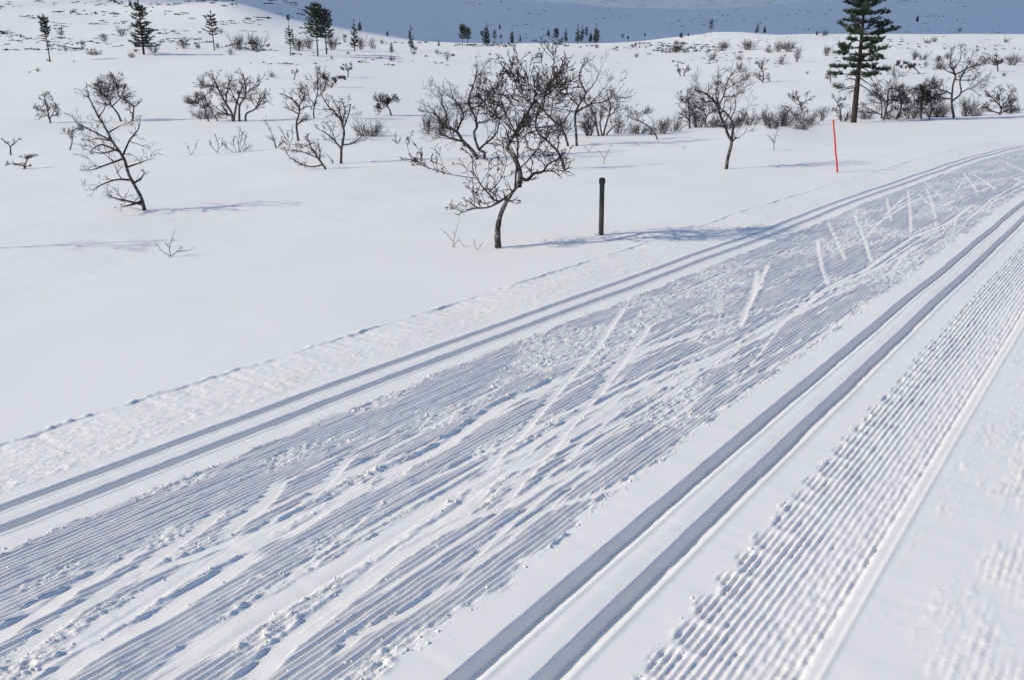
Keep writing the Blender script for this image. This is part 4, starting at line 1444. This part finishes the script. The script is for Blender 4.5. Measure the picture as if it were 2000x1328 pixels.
GP = 'pines scattered along the far edge of the snow plain'
put_pine(98, 121, 78, 'umbrella', 'lone pine at far left with long bare trunk and small umbrella top', wx=.85)
put_pine(281, 107, 95, 'full', 'full pine branched to low down, tallest tree on the left slope')
put_pine(419, 100, 66, 'open', 'thin pine with an open crown between the full pine and the pine pair')
put_pine(568, 110, 50, 'open', 'small pine left of the close pine pair')
put_pine(621, 111, 89, 'round', 'left and taller pine of the close pair', wx=.9)
put_pine(638, 107, 76, 'round', 'right and darker pine of the close pair', wx=1.0)
put_pine(564, 57, 24, 'umbrella', 'little pine high on the slope above the small pine left of the pair')
put_pine(255, 14, 14, 'spire', 'tiny dark pine near the top of the left slope', wx=1.1)
put_pine(224, 5, 6, 'full', 'tiniest pine speck at the top of the left slope', wx=1.2)
put_pine(693, 101, 54, 'narrow', 'narrow pine with stacked tufts right of the pine pair')
put_pine(703, 62, 20, 'spire', 'small pine above the narrow stacked pine', wx=.9)
put_pine(765, 105, 20, 'full', 'stubby leaning pine low on the plain edge', wx=1.0)
put_pine(757, 72, 12, 'spire', 'short bushy pine speck on the shaded slope above the stubby pine')
put_pine(803, 101, 46, 'narrow', 'slim tall pine standing alone left of the paired dark pines', wx=.75)
put_pine(857, 92, 12, 'full', 'dwarf pine left of the paired dark pines')
put_pine(903, 92, 38, 'round', 'left pine of the paired dark pines on the skyline of the plain', wx=.9)
put_pine(913, 90, 31, 'round', 'right pine of the paired dark pines on the skyline of the plain', wx=1.1)
put_pine(950, 90, 41, 'spire', 'stout dark pine in the middle of its cluster, right of the paired pines', wx=.85)
put_pine(941, 84, 20, 'umbrella', 'slight pine tucked left of the stout dark pine')
put_pine(966, 89, 27, 'open', 'rounder pine just right of the stout dark pine', wx=.9)
put_pine(978, 86, 15, 'umbrella', 'little thin pine between the stout cluster and the lone straight pine')
put_pine(976, 58, 11, 'spire', 'speck of a pine on the shaded slope above the stout cluster', wx=.9)
put_pine(1000, 86, 27, 'spire', 'lone straight pine right of the stout cluster', wx=.75)
put_pine(1016, 83, 12, 'full', 'tiny pine right of the lone straight pine')
put_pine(1071, 71, 14, 'spire', 'small pine up the shaded slope left of the pine above the large birch')
put_pine(1086, 85, 25, 'round', 'pine on the plain edge above the large birch crown', wx=.9)
put_pine(1105, 85, 27, 'narrow', 'slender pine next right of the pine above the large birch crown')
put_pine(1128, 87, 33, 'narrow', 'leftmost pine of the dark row of four', wx=1.0)
put_pine(1136, 85, 32, 'narrow', 'second pine of the dark row of four')
put_pine(1145, 83, 27, 'open', 'third and thinnest pine of the dark row of four', wx=.8)
put_pine(1153, 84, 21, 'spire', 'short pine between the thin one and the broad one ending the row', wx=.9)
put_pine(1164, 85, 33, 'spire', 'broad pine at the right end of the dark row')
put_pine(1226, 87, 14, 'umbrella', 'leafless looking thin pine right of the dark row')
put_pine(1259, 80, 12, 'umbrella', 'tiny umbrella pine on the plain edge left of the hummock')
put_pine(1330, 75, 12, 'spire', 'dark cone shaped pine at the left end of the bright hummock', wx=1.5)
put_pine(1344, 72, 7, 'spire', 'tiniest pine right of the dark cone on the hummock', wx=1.3)
put_pine(1388, 71, 29, 'open', 'open pine standing on the bright hummock', wx=.9)
put_pine(1478, 68, 22, 'narrow', 'left pine of the two on the plain edge right of the hummock')
put_pine(1493, 66, 15, 'spire', 'right and shorter pine of the two right of the hummock')
put_pine(1595, 70, 10, 'spire', 'tiny pine left of the tall pine, at the foot of the shaded fell')
put_pine(1791, 44, 14, 'spire', 'solitary dark pine on the shaded fell right of the tall pine')

# ------------------------------------------------------------------ post and red pole
M_POST, t_, b_ = mat('weathered dark wood')
tc_ = node(t_, 'ShaderNodeTexCoord')
mp_ = node(t_, 'ShaderNodeMapping')
mp_.inputs['Scale'].default_value = (40, 40, 3)
n_ = node(t_, 'ShaderNodeTexNoise', Scale=2.0, Detail=6.0)
t_.links.new(tc_.outputs['Object'], mp_.inputs['Vector'])
t_.links.new(mp_.outputs[0], n_.inputs['Vector'])
r_ = ramp(t_, n_.outputs['Fac'], [(0.3, (0.022, 0.018, 0.017)), (0.75, (0.055, 0.045, 0.04))])
t_.links.new(r_.outputs[0], b_.inputs['Base Color'])
bpn = node(t_, 'ShaderNodeBump', Strength=.4, Distance=.004)
t_.links.new(n_.outputs['Fac'], bpn.inputs['Height'])
t_.links.new(bpn.outputs[0], b_.inputs['Normal'])
b_.inputs['Roughness'].default_value = .7


def lathe(name, prof, sides, material, parent):
    v_, q_ = [], []
    for r, z in prof:
        for k in range(sides):
            a = 2 * math.pi * k / sides
            v_.append((r * math.cos(a), r * math.sin(a), z))
    for i in range(len(prof) - 1):
        for k in range(sides):
            k2 = (k + 1) % sides
            q_.append((i * sides + k, i * sides + k2, (i + 1) * sides + k2, (i + 1) * sides + k))
    me_ = mesh_np(name, v_, q_, smooth=True, material=material)
    return link(name, me_, parent)


bq = hit(1174, 460)
root = empty('marker_post', F_to_W1(bq))
tag(root, 'short dark brown post with a thicker cap, right of the large birch', 'post')
k_ = bq[1] / FPX
root.rotation_euler = (0, math.radians(-1.5), 0)
Hh = 111 * k_
r = 4.9 * k_
lathe('shaft', [(r * 1.02, -.2), (r, .05), (r * .98, Hh - 10 * k_), (r * .96, Hh - 4 * k_)], 20, M_POST, root)
lathe('cap', [(r * .99, Hh - 11.6 * k_), (r * 1.24, Hh - 11.4 * k_), (r * 1.28, Hh - 6 * k_), (r * 1.26, Hh - 2.6 * k_), (r * 1.1, Hh - 2.2 * k_), (r * 1.06, Hh - .5 * k_), (r * .9, Hh), (.0005, Hh + .3 * k_)], 20, M_POST, root)

M_RED, t_, b_ = mat('red painted pole')
b_.inputs['Base Color'].default_value = (.52, .028, .025, 1)
b_.inputs['Roughness'].default_value = .45
M_TIP, t_, b_ = mat('faded pole tip')
b_.inputs['Base Color'].default_value = (.45, .12, .06, 1)
b_.inputs['Roughness'].default_value = .6
br_ = hit(1636, 338)
root = empty('snow_pole', F_to_W1(br_))
tag(root, 'thin red snow pole leaning slightly left beside the curve of the ski trail', 'pole')
R = random.Random(5)
w = pol([(1636, 340), (1632.5, 300), (1629.5, 262), (1628, 243)], br_[1], R, 0.0)
w[0] = w[0] - Vector((0, 0, .1))
T_ = Tubes()
kk = br_[1] / FPX
T_.tube(w, [1.75 * kk * (1 - .25 * i / (len(w) - 1)) for i in range(len(w))], 10)
link('pole', T_.mesh('pole', M_RED, Vector(root.location)), root)
T_ = Tubes()
w2 = pol([(1628, 244), (1627.7, 239), (1627.4, 235)], br_[1], R, 0.0)
T_.tube(w2, [1.9 * kk] * len(w2), 10)
link('tip', T_.mesh('tip', M_TIP, Vector(root.location)), root)

# ------------------------------------------------------------------ heath and dwarf shrubs poking out far away: past counting
M_SCRUB = bark_material('heath and bare shrubs', (0.022, 0.02, 0.018), (0.07, 0.06, 0.05), .5, 3)


def scrub(name, label, n, cand, szf, seed):
    R = np.random.default_rng(seed)
    V_, F_ = [], []
    k = 0
    made = 0
    tries = 0
    while made < n and tries < n * 60:
        tries += 1
        px, py = cand(R)
        nz = fbm(np.array([px / 55.]), np.array([py / 9.]), 3, seed)[0]
        if nz < .12 + .35 * R.random():
            continue
        b = hit(px, py)
        if b[1] > 2900:
            continue
        sc = b[1] / FPX
        wpx, hpx = szf(R)
        made += 1
        W_ = wpx * sc
        H = hpx * sc
        c = to_world(b)
        for _ in range(11):
            a = R.uniform(-.5, .5) * W_
            d = R.uniform(-.35, .35) * W_
            z0 = -.1 * H
            hh = H * R.uniform(.4, 1.0) * (1 - .9 * abs(a / W_))
            lw = W_ * R.uniform(.05, .16)
            V_ += [(c[0] + a - lw, c[1] + d, c[2] + z0), (c[0] + a + lw, c[1] + d + lw, c[2] + z0 * .5), (c[0] + a + R.uniform(-1.5, 1.5) * lw, c[1] + d + R.uniform(-1, 1) * lw, c[2] + hh)]
            F_.append((k, k + 1, k + 2))
            k += 3
    me_ = mesh_np(name, V_, None, F_, smooth=False, material=M_SCRUB)
    return tag(link(name, me_), label, 'scrub', kind='stuff')


scrub('heath_scrub', 'dwarf scrub dotted over the sunlit left slope', 520, lambda R: (R.uniform(-40, 620), R.uniform(0, 100)), lambda R: (R.uniform(3, 14), R.uniform(1.2, 3.5)), 301)
scrub('heath_scrub', 'band of dwarf scrub along the far edge of the snow plain', 330, lambda R: (R.uniform(480, 1420), R.uniform(84, 108) if R.random() < .75 else R.uniform(84, 130)), lambda R: (R.uniform(3, 10), R.uniform(1.5, 4.5)), 302)
scrub('heath_scrub', 'scrub scattered over the plain right of the hummock', 130, lambda R: (R.uniform(1380, 2030), R.uniform(72, 135)), lambda R: (R.uniform(3, 10), R.uniform(1.2, 4)), 303)
scrub('heath_scrub', 'dark scrub and stones dotted over the shaded fell', 300, lambda R: (R.uniform(900, 2030), R.uniform(2, 84)), lambda R: (R.uniform(1.5, 7), R.uniform(.8, 2.2)), 304)

# individually visible small shrubs on the plain
GS = 'tiny bare shrubs scattered over the far snow'
MARKERS = [(98, 100, 'umbrella shaped pine'), (281, 80, 'full pine'), (419, 80, 'thin open pine'), (630, 90, 'close pine pair'), (693, 90, 'stacked narrow pine'), (803, 90, 'slim lone pine'),
           (908, 85, 'paired dark pines'), (955, 85, 'stout pine cluster'), (1000, 80, 'lone straight pine'), (1095, 80, 'two pines above the large birch'), (1145, 80, 'dark row of pines'),
           (1260, 80, 'tiny umbrella pine'), (1333, 75, 'dark cone pine'), (1390, 70, 'pine on the bright hummock'), (1485, 68, 'two pines right of the hummock'), (1530, 100, 'domed bushes'),
           (1490, 140, 'shaggy birch on the slope'), (1333, 140, 'V shaped little birch'), (1680, 100, 'tall pine'), (1791, 45, 'solitary pine on the fell'), (1865, 130, 'tallest row birch'), (1949, 125, 'small dense birch'), (765, 200, 'knobbly lone birch')]
Rr = random.Random(99)
made = 0
used = set()
while made < 70:
    px = Rr.uniform(0, 2000)
    py = Rr.uniform(84, 150) if Rr.random() < .8 else Rr.uniform(60, 100)
    if 480 < px < 1300 and py > 128:
        continue
    if 880 < px < 1230 and py > 120:
        continue
    s_ = Rr.uniform(5, 13)
    kd = Rr.choice([0, 3, 4, 2])
    mk = min(MARKERS, key=lambda q_: math.hypot(q_[0] - px, q_[1] - py))
    dx, dy = px - mk[0], py - mk[1]
    where = ('right of' if dx > 0 else 'left of') if abs(dx) > abs(dy) else ('below' if dy > 0 else 'above')
    far_ = 'close ' if math.hypot(dx, dy) < 28 else 'some way '
    lab = '%s %s bare shrub %s%s the %s' % ('tiny' if s_ < 9 else 'small', {0: 'round', 3: 'loose', 4: 'upright', 2: 'flat'}[kd], far_, where, mk[2])
    if lab in used:
        continue
    used.add(lab)
    bush(px, py, s_, s_ * Rr.uniform(.5, 1.0), kd, lab, GS, 'dwarf_shrub', 'shrub')
    made += 1

S.render.engine = 'CYCLES'
tot = 0
for o in bpy.data.objects:
    if o.type == 'MESH' and o.data.users == 1 or (o.type == 'MESH'):
        pass
for me_ in bpy.data.meshes:
    n3 = len(me_.loops) - 2 * len(me_.polygons)
    tot += n3
print('unique tris', tot, 'objects', len(bpy.data.objects))
print(sum(a[1] for a in TREES))
